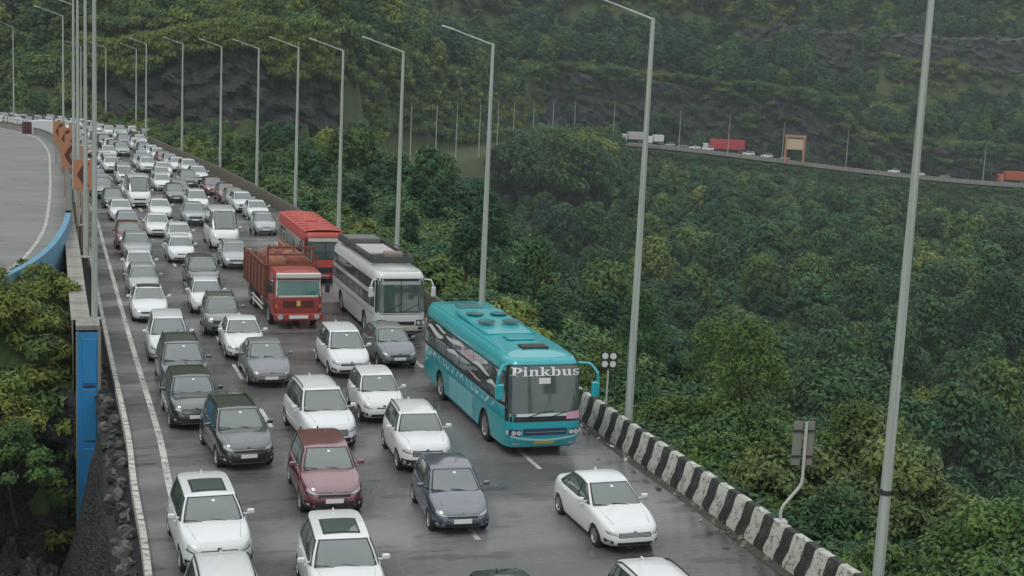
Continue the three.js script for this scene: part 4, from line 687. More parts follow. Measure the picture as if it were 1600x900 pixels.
{ // white coach with roof rack
  const sh = busShell(11, 2.5, 3.16, 0.2), t = thing('coach_bus', 'white coach with a dark roof rack between the red truck and the teal bus', 'bus', -6.73, 0, -66.64, deg(18.4)); t.scale.set(1, 1.05, 1);
  const wm = PAINT.offwhite, F = u => sh.front(u), Sd = s => sh.side(s), grey = std(lin(0.25, 0.25, 0.25), 0.6);
  busBase(t, sh, wm);
  M('windscreen_seal', sh.patch(-F(0.93), F(0.93), 0.35, 0.9, 0.006, 16, 5), trimBlack, t);
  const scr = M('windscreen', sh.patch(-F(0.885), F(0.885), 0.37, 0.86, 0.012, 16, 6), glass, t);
  M('windscreen_divider', sh.patch(-F(0.012), F(0.012), 0.37, 0.86, 0.02, 1, 4), trimBlack, scr); M('sun_strip', sh.patch(-F(0.87), F(0.87), 0.80, 0.855, 0.016, 10, 1), std(lin(0.32, 0.33, 0.36), 0.4), scr);
  for (const [a, b] of [[-0.6, 0.0], [0.05, 0.7]]) M('wiper', tube([sh.Q(F(a), 0.36, 0.03), sh.Q(F((a + b) / 2), 0.43, 0.03), sh.Q(F(b), 0.5, 0.03)], 0.014, 8, 5), trimBlack, scr);
  M('front_panel_line', sh.patch(-F(0.9), F(0.9), 0.325, 0.335, 0.01, 10, 1), trimBlack, t); M('grille', sh.patch(-F(0.5), F(0.5), 0.15, 0.21, 0.008, 8, 2), trimBlack, t); M('bumper_band', sh.patch(-Sd(0.975), Sd(0.975), 0.015, 0.05, 0.012, 20, 1), trimBlack, t); M('number_plate', sh.patch(-F(0.22), F(0.22), 0.075, 0.11, 0.016, 4, 1), plateYellow, t);
  for (const sg of [1, -1]) {
    const p = M('headlight_housing', sh.patch(sg * F(0.56), sg * Sd(0.978), 0.14, 0.235, 0.008, 8, 2), trimBlack, t); for (const u of [0.66, 0.82]) M('headlight', new THREE.CylinderGeometry(0.09, 0.09, 0.03, 14).rotateX(Math.PI / 2).translate(...sh.Q(sg * F(u), 0.19, 0.014)), lampLens, t);
    M('fog_lamp', sh.patch(sg * F(0.66), sg * F(0.84), 0.075, 0.115, 0.01, 3, 1), trimBlack, t);
    M('window_band', sh.patch(sg * Sd(0.93), sg * Sd(-0.975), 0.42, 0.60, 0.006, 40, 3), trimBlack, t); M('window_band', sh.patch(sg * Sd(0.93), sg * Sd(-0.975), 0.675, 0.85, 0.006, 40, 3), trimBlack, t);
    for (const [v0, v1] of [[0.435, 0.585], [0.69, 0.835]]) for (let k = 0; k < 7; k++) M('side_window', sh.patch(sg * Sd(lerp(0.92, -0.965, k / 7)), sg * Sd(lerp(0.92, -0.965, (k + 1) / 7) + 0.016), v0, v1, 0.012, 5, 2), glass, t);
    M('side_stripe', sh.patch(sg * Sd(0.93), sg * Sd(-0.97), 0.30, 0.325, 0.008, 30, 1), grey, t);
    for (let k = 0; k < 6; k++) M('luggage_door_line', sh.patch(sg * Sd(0.5 - k * 0.17), sg * Sd(0.495 - k * 0.17), 0.03, 0.29, 0.008, 1, 2), grey, t);
    const m = M('mirror_arm', tube([[sg * 1.1, 2.75, 5.15], [sg * 1.36, 2.75, 5.45], [sg * 1.46, 2.5, 5.55]], 0.035, 12, 6), wm, t); M('mirror', box(0.22, 0.46, 0.14, sg * 1.46, 2.25, 5.55, 0.05), wm, m);
  }
  M('rear_window', sh.patch(0.5 - F(0.8), 0.5 + F(0.8), 0.6, 0.86, 0.008, 8, 3), glassDark, t);
  const rk = new THREE.Group(); rk.name = 'roof_rack'; t.add(rk); const rm = std(lin(0.05, 0.055, 0.05), 0.6);
  for (const x of [-1.0, 1.0]) { M('rail', box(0.06, 0.22, 8.2, x, 3.34, -0.6, 0.02), rm, rk); M('rail', box(0.05, 0.05, 8.2, x, 3.56, -0.6, 0.015), rm, rk); }
  for (const z of [-4.7, 3.5]) M('rail', box(2.0, 0.3, 0.06, 0, 3.36, z, 0.02), rm, rk);
  for (let k = 0; k < 10; k++) M('rack_slat', box(1.96, 0.04, 0.14, 0, 3.27, -4.3 + k * 0.82), rm, rk);
  M('roof_sheet', box(1.5, 0.12, 3.2, 0.05, 3.34, -0.4, 0.05), std(lin(0.36, 0.34, 0.33), 0.8), rk);
  M('roof_carrier_box', box(1.7, 0.3, 1.5, 0, 3.42, -3.6, 0.08), std(lin(0.12, 0.13, 0.12), 0.8), rk); M('spare_bundle', box(0.9, 0.26, 0.7, 0.3, 3.44, 2.2, 0.1), std(lin(0.2, 0.16, 0.14), 0.9), rk);
}
{ // red roofed bus behind it
  const sh = busShell(11, 2.45, 3.05, 0.18), t = thing('town_bus', 'bus with a faded red roof behind the white coach', 'bus', -12.35, 0, -81.9, deg(18.2));
  const F = u => sh.front(u), Sd = s => sh.side(s), roofRed = std(lin(0.44, 0.075, 0.062), 0.6, { map: rep(noiseTexture(256, (u, v) => { const n = tileNoise(u, v, 6, 5, 161); return [0.93 + 0.1 * n, 0.9 + 0.2 * n, 0.9 + 0.2 * n]; }, true), 1, 1) });
  busBase(t, sh, std(lin(0.36, 0.05, 0.04), 0.5));
  M('windscreen_seal', sh.patch(-F(0.93), F(0.93), 0.42, 0.9, 0.006, 16, 5), trimBlack, t); const scr = M('windscreen', sh.patch(-F(0.87), F(0.87), 0.44, 0.80, 0.012, 16, 5), glass, t); M('destination_box', sh.patch(-F(0.8), F(0.8), 0.815, 0.89, 0.014, 8, 1), std(lin(0.45, 0.43, 0.38), 0.6), t); M('windscreen_divider', sh.patch(-F(0.02), F(0.02), 0.44, 0.80, 0.02, 1, 3), trimBlack, scr);
  M('roof_sheet', grid(12, 20, (i, j) => { const x = lerp(-1.14, 1.14, i), z = lerp(4.95, -5.15, j); return [x, 3.0 + 0.085 * (1 - (x / 1.2) ** 2) + 0.012 + (Math.abs(x) > 1.1 ? -0.03 : 0), z]; }, null, false), roofRed, t);
  for (let k = 0; k < 8; k++) M('roof_rib', box(2.0, 0.03, 0.06, 0, 3.085, 4.0 - k * 1.2, 0.01), roofRed, t);
  M('roof_vent', box(0.6, 0.1, 0.5, 0, 3.13, 0.6, 0.03), roofRed, t);
  for (const sg of [1, -1]) { M('window_band', sh.patch(sg * Sd(0.9), sg * Sd(-0.96), 0.46, 0.80, 0.006, 30, 3), std(lin(0.42, 0.36, 0.25), 0.6), t); for (let k = 0; k < 8; k++) M('side_window', sh.patch(sg * Sd(lerp(0.88, -0.95, k / 8)), sg * Sd(lerp(0.88, -0.95, (k + 1) / 8) + 0.03), 0.48, 0.78, 0.012, 4, 2), glassDark, t); M('cream_stripe', sh.patch(sg * Sd(0.95), sg * Sd(-0.96), 0.33, 0.4, 0.008, 24, 1), std(lin(0.45, 0.4, 0.3), 0.6), t); M('headlight', sh.patch(sg * F(0.66), sg * F(0.88), 0.17, 0.23, 0.012, 3, 2), lampLens, t); const m = M('mirror_arm', tube([[sg * 1.15, 2.6, 5.1], [sg * 1.4, 2.55, 5.35], [sg * 1.45, 2.3, 5.4]], 0.03, 8, 6), trimBlack, t); M('mirror', box(0.2, 0.4, 0.08, sg * 1.45, 2.1, 5.4, 0.03), trimBlack, m); }
  M('grille', sh.patch(-F(0.5), F(0.5), 0.14, 0.26, 0.008, 8, 2), trimBlack, t); M('number_plate', sh.patch(-F(0.2), F(0.2), 0.06, 0.09, 0.014, 3, 1), plateMat, t);
}
{ // red truck with open wooden body
  const t = thing('cargo_truck', 'red lorry with a green tinted windscreen and open brown wooden cargo body', 'truck', -11.52, 0, -67.58, deg(19.8));
  const redM = phys(lin(0.29, 0.04, 0.036), { roughness: 0.5, clearcoat: 0.4 }), wood = std(0xffffff, 0.85, { map: rep(noiseTexture(256, (u, v) => { const n = tileNoise(u, v * 0.2, 9, 4, 171), m = tileNoise(u, v, 20, 4, 173); const k = 0.40 + 0.1 * n + 0.08 * m; return [k * 1.12, k * 0.84, k * 0.66]; }, true), 0.7, 0.7) }), rust = std(lin(0.17, 0.05, 0.035), 0.8), cream = std(lin(0.55, 0.52, 0.48), 0.6), greenGlass = new THREE.MeshPhysicalMaterial({ color: lin(0.03, 0.13, 0.10), roughness: 0.06, ior: 2.1 });
  // chassis
  M('chassis', merge([box(0.2, 0.25, 8.4, -0.42, 0.85, -0.1), box(0.2, 0.25, 8.4, 0.42, 0.85, -0.1), box(1.9, 0.2, 0.2, 0, 0.8, -4.2)]), trimBlack, t);
  const wg = wheelGeo(0.5, 0.28); for (const sg of [1, -1]) for (const z of [2.9, -1.6, -2.85]) wheelAt(wg, t, sg * 1.02, 0.5, z, sg);
  const hl = 1.05, fv = table([[0, -0.06], [0.1, 0], [0.5, 0], [0.75, -0.08], [0.95, -0.18], [1, -0.26]]), wv = table([[0, 0.97], [0.3, 1], [0.55, 1], [0.9, 0.96], [1, 0.88]]);
  const sh = new Shell({ n: 9, N: 110, crown: 0.05, w: v => 1.16 * wv(v), zF: v => hl + fv(v), zR: v => -hl, yb: () => 0.62, yt: () => 2.72 });
  const cab = new THREE.Group(); cab.name = 'cab'; cab.position.set(0, 0, 3.42); t.add(cab);
  M('cab_body', sh.body([0, 0.05, 0.12, 0.25, 0.45, 0.6, 0.8, 0.92, 1]), redM, cab); const F = u => sh.front(u), Sd = s => sh.side(s);
  M('windscreen_seal', sh.patch(-F(0.92), F(0.92), 0.44, 0.88, 0.008, 12, 4), cream, cab); M('windscreen', sh.patch(-F(0.86), F(0.86), 0.49, 0.80, 0.014, 12, 4), greenGlass, cab); M('sun_visor', box(2.1, 0.24, 0.28, 0, 2.56, 0.98, 0.05), cream, cab); M('red_strip', sh.patch(-F(0.9), F(0.9), 0.82, 0.87, 0.016, 10, 1), redM, cab);
  M('grille', sh.patch(-F(0.62), F(0.62), 0.20, 0.36, 0.01, 8, 2), trimBlack, cab); for (let k = 0; k < 3; k++) M('grille_slat', sh.patch(-F(0.6), F(0.6), 0.22 + k * 0.05, 0.238 + k * 0.05, 0.02, 6, 1), rust, cab); M('gold_emblem', sh.patch(-F(0.08), F(0.08), 0.24, 0.36, 0.026, 2, 2), plateYellow, cab);
  M('bumper', box(2.3, 0.34, 0.22, 0, 0.6, 1.04, 0.06), redM, cab); M('number_plate', box(0.9, 0.15, 0.02, 0, 0.62, 1.165), plateMat, cab);
  for (const sg of [1, -1]) { M('headlight', new THREE.CylinderGeometry(0.13, 0.13, 0.05, 16).rotateX(Math.PI / 2).translate(sg * 0.86, 0.63, 1.15), lampLens, cab); M('side_window', sh.patch(sg * Sd(0.72), sg * Sd(-0.5), 0.5, 0.8, 0.01, 5, 2), glassDark, cab); const m = M('mirror_arm', tube([[sg * 1.1, 2.4, 0.8], [sg * 1.36, 2.4, 0.95], [sg * 1.38, 2.1, 0.95]], 0.025, 8, 5), trimBlack, cab); M('mirror', box(0.22, 0.42, 0.08, sg * 1.38, 1.95, 0.95, 0.03), trimBlack, m); M('turn_lamp', box(0.12, 0.16, 0.05, sg * 1.03, 1.1, 1.0, 0.02), amber, cab); }
  // cargo body: planked sides between posts, head board, tail board
  const bed = new THREE.Group(); bed.name = 'cargo_body'; bed.position.set(0, 0, -1.0); t.add(bed);
  M('floor', box(2.4, 0.14, 6.5, 0, 1.12, 0), wood, bed);
  for (const sg of [1, -1]) {
    for (let k = 0; k < 5; k++) M('side_plank', box(0.06, 0.25, 6.5, sg * 1.19, 1.34 + k * 0.265, 0, 0.012), wood, bed);
    for (let k = 0; k < 7; k++) M('side_post', box(0.09, 1.65 + (k === 0 ? 0.5 : 0), 0.1, sg * 1.26, 1.9 + (k === 0 ? 0.2 : 0), 3.2 - k * 1.06, 0.012), rust, bed);
    M('top_rail', box(0.1, 0.1, 6.6, sg * 1.22, 2.72, 0, 0.02), rust, bed); M('lower_guard', box(0.06, 0.1, 3.4, sg * 1.2, 0.72, 0.9, 0.02), cream, bed); M('lower_guard', box(0.06, 0.1, 3.4, sg * 1.2, 0.5, 0.9, 0.02), cream, bed);
  }
  for (let k = 0; k < 6; k++) { M('head_plank', box(2.3, 0.25, 0.06, 0, 1.34 + k * 0.265, 3.24, 0.012), rust, bed); if (k < 5) M('tail_plank', box(2.3, 0.25, 0.06, 0, 1.34 + k * 0.265, -3.24, 0.012), wood, bed); }
  M('head_frame', merge([box(0.1, 1.0, 0.1, -1.1, 3.1, 3.2), box(0.1, 1.0, 0.1, 1.1, 3.1, 3.2), box(2.3, 0.1, 0.1, 0, 3.6, 3.2), box(2.3, 0.08, 0.08, 0, 3.25, 3.2)]), rust, bed);
  const rg = rngOf(404); const sack = new THREE.SphereGeometry(1, 14, 10); { const p = sack.attributes.position; for (let i = 0; i < p.count; i++) { const k = 1 + 0.16 * noise3(p.getX(i) * 2, p.getY(i) * 2, p.getZ(i) * 2); p.setXYZ(i, p.getX(i) * k, p.getY(i) * k, p.getZ(i) * k); } sack.computeVertexNormals(); }
  const sm = [std(lin(0.20, 0.06, 0.04), 0.9), std(lin(0.27, 0.11, 0.07), 0.9), std(lin(0.13, 0.07, 0.055), 0.9)];
  const bt = deg(19.8);
  for (let i = 0; i < 17; i++) { const up = i > 8 ? 0.95 : 0, lx = (i % 2 ? 0.48 : -0.5) + 0.2 * (rg() - 0.5), lz = -1.0 + 2.5 - Math.floor((i % 9) / 2) * 0.85 - (up ? 0.3 : 0), s = thing('cargo_sack', up ? ['rusty red sack on top of the heap in the lorry', 'brown sack on top of the heap in the lorry'][i % 2] : ['rusty red sack at the bottom of the heap in the lorry', 'brown sack at the bottom of the heap in the lorry'][i % 2], 'sack', -11.52 + lx * Math.cos(bt) + lz * Math.sin(bt), 1.19 + 0.5 + up, -67.58 - lx * Math.sin(bt) + lz * Math.cos(bt), bt + rg(), 'sacks heaped in the open lorry'); const m = M('cloth', sack, sm[i % 3], s); m.scale.set(0.58, 0.5 + 0.25 * (i < 5 ? 1 : 0), 0.6); if (i < 5) m.position.y = 0.25; M('tie', new THREE.CylinderGeometry(0.06, 0.12, 0.2, 8), sm[(i + 1) % 3], s).position.set(0, i < 5 ? 1.02 : 0.52, 0); }
}
// ------------------------------------------------------------------ traffic across the valley
{
  const along = (px, side, lane) => { const q = FAR.near(px, -480), [x, z] = FAR.off(q.s, lane), c = FAR.at(q.s); return [x, farH(x), z, THREE.MathUtils.radToDeg(Math.atan2(c.tx, c.tz)) + (side > 0 ? 0 : 180)]; };
  const list = [['hatch', 'white', 19, 'white hatchback leftmost on the far road'], ['sedan', 'white', 33.5, 'white sedan ahead of the white lorry on the far road'], ['hatch', 'silver', 52.6, 'silver hatchback on the far road behind the white lorry'], ['sedan', 'white', 61.5, 'white sedan behind the red container on the far road'], ['mpv', 'white', 80.4, 'white people carrier right of the red container'], ['suv', 'white', 86.8, 'white car last right of the red container'], ['suv', 'white', 132, 'pale car right of the hoarding on the far road'], ['hatch', 'white', 26.5, 'white hatchback second from the left on the far road'], ['sedan', 'grey', 57.2, 'grey sedan left of the red container on the far road'], ['suv', 'white', 66.2, 'white car tucked just behind the red container lorry'], ['hatch', 'silver', 93, 'silver hatchback below the orange hoarding'], ['sedan', 'white', 141, 'white sedan far right on the valley road'], ['hatch', 'grey', 150.5, 'grey hatchback far right on the valley road']];
  for (const [k, p, px, l] of list) { const [x, y, z, a] = along(px, -1, 2.0); car(k, p, x, z, a, '', l, 3, 'cars on the far road', y); }
  function lorry(px, len, h, col, cabCol, label, lane = -1.6) {
    const [x, y, z, a] = along(px, -1, lane), t = thing('box_lorry', label, 'truck', x, y, z, deg(a)); const m = std(col, 0.6), c = std(cabCol, 0.5);
    M('cargo_box', box(2.5, h, len, 0, 1.15 + h / 2, -1.2, 0.06), m, t); for (let k = 0; k < Math.floor(len / 0.9); k++) for (const sg of [1, -1]) M('box_rib', box(0.06, h - 0.2, 0.12, sg * 1.26, 1.15 + h / 2, -1.2 - len / 2 + 0.5 + k * 0.9), m, t);
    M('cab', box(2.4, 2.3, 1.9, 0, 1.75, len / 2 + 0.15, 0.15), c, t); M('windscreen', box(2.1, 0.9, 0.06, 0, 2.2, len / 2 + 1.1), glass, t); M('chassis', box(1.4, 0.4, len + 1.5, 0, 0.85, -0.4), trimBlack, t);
    const wg = wheelGeo(0.5, 0.28, true); for (const sg of [1, -1]) for (const q of [len / 2 - 0.1, -len / 2 + 0.2, -len / 2 - 0.9]) wheelAt(wg, t, sg * 1.02, 0.5, q, sg);
  }
  lorry(72, 12.2, 3.4, lin(0.40, 0.045, 0.05), lin(0.5, 0.5, 0.5), 'long red container lorry on the far road');
  lorry(39.5, 5.6, 2.6, lin(0.42, 0.41, 0.40), lin(0.5, 0.5, 0.5), 'grey white box lorry on the far road beyond the lamp post');
  lorry(48, 3.6, 2.3, lin(0.60, 0.6, 0.6), lin(0.6, 0.6, 0.6), 'small white lorry just right of the lamp post on the far road');
  lorry(176, 7.5, 2.9, lin(0.36, 0.08, 0.04), lin(0.4, 0.1, 0.06), 'orange red lorry at the right edge on the far road');
  const b = thing('far_barrier', 'low pale barrier along the far road', 'barrier'); for (let s = 215; s + 6 < FAR.L; s += 6) M('barrier_length', ribbon(FAR, s, s + 5.96, 4.55, 4.85, (q, x) => farH(x) + 0.42, 3, 1.4), concrete, b);
}
// ------------------------------------------------------------------ vegetation
const leafMat = (c) => new THREE.MeshPhysicalMaterial({ color: c, roughness: 0.92, specularIntensity: 0.4, transmission: 0.24, thickness: 0, vertexColors: true, side: THREE.DoubleSide });
const bark = std(lin(0.07, 0.055, 0.042), 0.95);
function foliage(seed, lobes, count, leaf, opts = {}) { // many leaf-sized faces spread over the lobes' skins
  const rg = rngOf(seed), p = new Float32Array(count * 12), nn = new Float32Array(count * 12), col = new Float32Array(count * 12), ix = new Uint32Array(count * 6);
  const w = lobes.map(l => l[3] * l[4] + l[3] * l[3]); let tot = 0; const cw = w.map(a => tot += a);
  const v = new THREE.Vector3(), d = new THREE.Vector3(), a = new THREE.Vector3(), b = new THREE.Vector3(), n = new THREE.Vector3();
  const tone = lobes.map(() => 0.74 + 0.52 * rg()), warm = lobes.map(() => rg());
  for (let i = 0; i < count; i++) {
    const t = rg() * tot; let k = 0; while (cw[k] < t) k++; const [cx, cy, cz, r, h] = lobes[k];
    do { d.set(rg() * 2 - 1, rg() * 2 - 1, rg() * 2 - 1); } while (d.lengthSq() > 1 || d.lengthSq() < 0.05); d.normalize(); if (d.y < -0.25 && rg() < 0.75) d.y = -d.y * 0.6;
    const f = (0.58 + 0.5 * Math.sqrt(rg())) * (1 + 0.22 * noise3(d.x * 1.7 + seed, d.y * 1.7 + k, d.z * 1.7)); v.set(cx + d.x * r * f, cy + d.y * h * f, cz + d.z * r * f);
    n.set(rg() - 0.5, rg() - 0.5, rg() - 0.5).multiplyScalar(opts.wild ?? 1.3).add(d).add(a.set(0, opts.up ?? 0.5, 0)).normalize();
    a.set(rg() - 0.5, (rg() - 0.5) - (opts.droop ?? 0.25), rg() - 0.5).addScaledVector(d, 0.35); a.addScaledVector(n, -a.dot(n)).normalize(); b.crossVectors(n, a);
    const L = leaf * (0.6 + 0.8 * rg()), W = L * (opts.aspect ?? 0.52), q = i * 12;
    const pts = [[-L * 0.5, 0, 0], [0.02 * L, W * 0.5, -0.12 * W], [L * 0.5, 0, -0.10 * L], [0.02 * L, -W * 0.5, -0.12 * W]];
    const g = tone[k] * (0.75 + 0.5 * rg()), hue = clamp(warm[k] * 0.6 + 0.5 * rg() - 0.15, 0, 1); // chance differences between sprays and leaves
    for (let j = 0; j < 4; j++) { const [s, u, o] = pts[j]; p[q + j * 3] = v.x + a.x * s + b.x * u + n.x * o; p[q + j * 3 + 1] = v.y + a.y * s + b.y * u + n.y * o; p[q + j * 3 + 2] = v.z + a.z * s + b.z * u + n.z * o;
      nn[q + j * 3] = n.x * 0.75 + d.x * 0.5; nn[q + j * 3 + 1] = n.y * 0.75 + d.y * 0.5; nn[q + j * 3 + 2] = n.z * 0.75 + d.z * 0.5;
      col[q + j * 3] = g * lerp(0.86, 1.28, hue); col[q + j * 3 + 1] = g * lerp(0.95, 1.08, hue); col[q + j * 3 + 2] = g * lerp(0.95, 0.74, hue); }
    ix.set([i * 4, i * 4 + 2, i * 4 + 1, i * 4, i * 4 + 3, i * 4 + 2], i * 6);
  }
  for (let i = 0; i < nn.length; i += 3) { const l = Math.hypot(nn[i], nn[i + 1], nn[i + 2]) || 1; nn[i] /= l; nn[i + 1] /= l; nn[i + 2] /= l; }
  const g = new THREE.BufferGeometry(); g.setAttribute('position', new THREE.BufferAttribute(p, 3)); g.setAttribute('normal', new THREE.BufferAttribute(nn, 3)); g.setAttribute('color', new THREE.BufferAttribute(col, 3)); g.setIndex(new THREE.BufferAttribute(ix, 1)); return g;
}
function crownLobes(seed, R, base, top, n) { const rg = rngOf(seed), hh = top - base, out = [[0, base + hh * 0.5, 0, R * 0.55, hh * 0.36]]; for (let i = 0; i < n; i++) { const a = i * 2.4 + rg() * 0.8, k = Math.pow((i + rg()) / n, 0.75), y = base + hh * (0.2 + 0.66 * k), rr = R * 0.78 * Math.sqrt(Math.max(0.04, 1 - (0.2 + k * 0.78) ** 2)) * (0.7 + 0.45 * rg()), r = R * (0.2 + 0.17 * rg()); out.push([Math.cos(a) * rr, y, Math.sin(a) * rr, r, r * 0.8]); } return out; }
function trunkGeo(seed, H, r, spread) { const rg = rngOf(seed), list = [], bend = [(rg() - 0.5) * 0.6, (rg() - 0.5) * 0.6]; const limb = (a, b, r0, r1, n = 6) => { const c = new THREE.CatmullRomCurve3([new THREE.Vector3(...a), new THREE.Vector3((a[0] + b[0]) / 2 + (rg() - 0.5) * 0.3, (a[1] + b[1]) / 2 + 0.15, (a[2] + b[2]) / 2 + (rg() - 0.5) * 0.3), new THREE.Vector3(...b)]); const g = new THREE.TubeGeometry(c, 5, 1, n), p = g.attributes.position; for (let i = 0; i < p.count; i++) { const t = Math.floor(i / (n + 1)) / 5, o = c.getPointAt(t), k = lerp(r0, r1, t); p.setXYZ(i, o.x + (p.getX(i) - o.x) * k, o.y + (p.getY(i) - o.y) * k, o.z + (p.getZ(i) - o.z) * k); } list.push(g); };
  const top = [bend[0], H * 0.7, bend[1]]; limb([0, -1.2, 0], top, r, r * 0.45); for (let i = 0; i < 4; i++) { const a = i * 1.6 + rg(), k = 0.4 + 0.3 * rg(); limb([bend[0] * k, H * 0.7 * k, bend[1] * k], [Math.cos(a) * spread, H * (0.62 + 0.25 * rg()), Math.sin(a) * spread], r * 0.45, r * 0.12, 5); } return merge(list); }

const GREENS = { dark: lin(0.031, 0.082, 0.045), mid: lin(0.049, 0.110, 0.051), olive: lin(0.084, 0.142, 0.047), yellow: lin(0.15, 0.195, 0.05), pale: lin(0.115, 0.16, 0.066), fresh: lin(0.078, 0.15, 0.052) };
const leafMats = {}; for (const k in GREENS) leafMats[k] = leafMat(GREENS[k], k === 'pale' ? 0.5 : 0.62);
// whether a point shows (with a margin) in the photograph's field of view
camera.updateMatrixWorld(true); camera.updateProjectionMatrix(); const pv = new THREE.Matrix4().multiplyMatrices(camera.projectionMatrix, camera.matrixWorldInverse), tv = new THREE.Vector3();
function inView(x, y, z, mx = 1.14, my = 1.2) { tv.set(x, y, z).applyMatrix4(pv); return Math.abs(tv.x) < mx && Math.abs(tv.y) < my && tv.z < 1; }

// forest trees: six kinds of crown, the nearest as trees of their own, the rest as the forest
const treeKinds = []; for (let i = 0; i < 6; i++) { const R = 3.0, top = 8.2 + (i % 3) * 0.7; treeKinds.push({ crown: foliage(900 + i, crownLobes(300 + i, R, 2.0, top, 24 + (i % 3) * 5), 2350, 0.37, { aspect: 0.62 }), close: foliage(970 + i, crownLobes(300 + i, R, 2.0, top, 24 + (i % 3) * 5), 5200, 0.24, { aspect: 0.55, wild: 1.7 }), trunk: trunkGeo(500 + i, 7.5, 0.2, 1.8), far: foliage(950 + i, crownLobes(300 + i, R, 1.2, top, 24 + (i % 3) * 5), 2800, 0.54, { aspect: 0.66 }) }); }
const spots = []; {
  const rg = rngOf(2024);
  const tryAt = (x, z, sc0, sc1) => {
    const r = RIGHT.near(x, z); if (r.d < 4.6 && z > -262) { if (r.d > -ROADW - 7) return; const l = LEFT.near(x, z); if (l.d > -14.5) return; }
    const far = FAR.near(x, z); if (Math.abs(far.d) < 7) return; const f = FOOT.near(x, z); if (f.d < 0 && f.d > -6.5) return;
    if (far.d > 0 && far.d < 17 && z < -440) { if (x > 24) return; } if (far.d > 0 && far.d < 34 && x > 24 && z < -420) return; if (far.d > 0 && far.d < 62 && x > 24 && z < -430) { sc0 *= 0.4; sc1 *= 0.42; } if (z < -205 && f.d > 0 && x < -30) sc0 *= 0.55, sc1 *= 0.62;
    const y = ground(x, z); if (!inView(x, y + 5, z, 1.18, 1.3)) return;
    if (f.d < -20 && x > 0 && fbm(x * 0.012, y * 0.075 + 3, 3) > 0.17) return; // grassy bands between the woods
    let sc = lerp(sc0 * 0.85, sc1 * 1.15, Math.pow(rg(), 1.5)); const dist = Math.hypot(x, y - 12.5, z);
    if (far.d > 0 && far.d < 40 && z < -300) sc *= 0.75;
    if (far.d > 4 && far.d < 34 && x < 30 && z < -360) sc = Math.max(sc, (farH(x) + 3.5 - y) / 8.4);
    if (r.d > 0 && z > -262) sc *= lerp(0.36, 1, S(6, 52, r.d)); // scrub next to the road
    spots.push({ x, y: y - 0.2, z, sc, turn: rg() * 6.28, kind: Math.floor(rg() * 6), dist, tint: rg(), f: f.d, size: sc / dist, r: r.d });
  };
  for (let z = -36; z > -300; z -= 5.9) for (let x = -20; x < 175; x += 5.9) tryAt(x + (rg() - 0.5) * 4.8, z + (rg() - 0.5) * 4.8, 0.75, 1.5);
  for (let z = -300; z > -520; z -= 5.2) for (let x = -60; x < 240; x += 5.2) tryAt(x + (rg() - 0.5) * 4, z + (rg() - 0.5) * 4, 0.8, 1.25);
  for (let z = -150; z > -300; z -= 5) for (let x = -150; x < -20; x += 5) tryAt(x + (rg() - 0.5) * 4, z + (rg() - 0.5) * 4, 0.75, 1.15);
  for (let z = -300; z > -560; z -= 6) for (let x = -220; x < -60; x += 6) tryAt(x + (rg() - 0.5) * 5, z + (rg() - 0.5) * 5, 0.8, 1.3);
  for (let z = -520; z > -720; z -= 5.2) for (let x = -220; x < 300; x += 5.2) tryAt(x + (rg() - 0.5) * 5, z + (rg() - 0.5) * 5, 0.75, 1.3);
  for (let z = -720; z > -880; z -= 8) for (let x = -280; x < 360; x += 8) tryAt(x + (rg() - 0.5) * 7, z + (rg() - 0.5) * 7, 1.0, 1.6);
}
spots.sort((a, b) => b.size - a.size);
function toneAt(x, z, t) { const n = fbm(x * 0.03 + 5, z * 0.03, 3) + (t - 0.5) * 0.7 + (x < -30 && z < -262 ? 0.35 : 0) - (x > 0 && z < -490 ? 0.2 : 0); return n > 0.66 ? 'yellow' : n > 0.3 ? 'olive' : n > -0.15 ? 'mid' : 'dark'; }
const ONE_BY_ONE = 262;
const toneWord = { yellow: 'yellow green', olive: 'olive green', mid: 'mid green', dark: 'dark green', fresh: 'fresh green' };
spots.slice(0, ONE_BY_ONE).forEach(s => {
  const q = treeKinds[s.kind], tone = (s.r < 60 ? toneAt(s.x, s.z, s.tint).replace('yellow', 'olive') : toneAt(s.x, s.z, s.tint)), t = thing('forest_tree', `${toneWord[tone]} leafy tree ${s.r < 18 ? 'on the slope just below the barrier' : 'among the valley trees below the road'}`, 'tree', s.x, s.y, s.z, s.turn, `${toneWord[tone]} trees ${s.r < 18 ? 'just below the barrier' : 'in the valley'}`);
  t.scale.set(s.sc, s.sc * (0.9 + 0.25 * s.tint), s.sc); M('trunk', q.trunk, bark, t); M('crown', s.dist < 78 ? q.close : q.crown, leafMats[tone], t);
});
{
  const rest = spots.slice(ONE_BY_ONE), m4 = new THREE.Matrix4(), e = new THREE.Euler(), qn = new THREE.Quaternion(), c = new THREE.Color();
  const groups = {}; for (const s of rest) { const zone = s.f < 0 ? 'hillside_forest' : 'valley_forest'; (groups[zone + s.kind] ??= { zone, kind: s.kind, list: [] }).list.push(s); }
  const white = leafMat(lin(1, 1, 1), 0.65);
  for (const g of Object.values(groups)) {
    const im = new THREE.InstancedMesh(treeKinds[g.kind].far, white, g.list.length); im.name = numbered(g.zone); im.castShadow = im.receiveShadow = true;
    g.list.forEach((s, i) => { e.set(0, s.turn, 0); m4.compose(new THREE.Vector3(s.x, s.y, s.z), qn.setFromEuler(e), new THREE.Vector3(s.sc, s.sc * (0.85 + 0.3 * s.tint), s.sc)); im.setMatrixAt(i, m4); c.copy(GREENS[toneAt(s.x, s.z, s.tint)]).multiplyScalar(0.66 + 0.68 * ((s.tint * 7) % 1)); im.setColorAt(i, c); });
    stuff(im, g.zone === 'valley_forest' ? 'dense green forest filling the valley' : 'green forest covering the hillside beyond the valley', 'forest'); scene.add(im);
  }
}
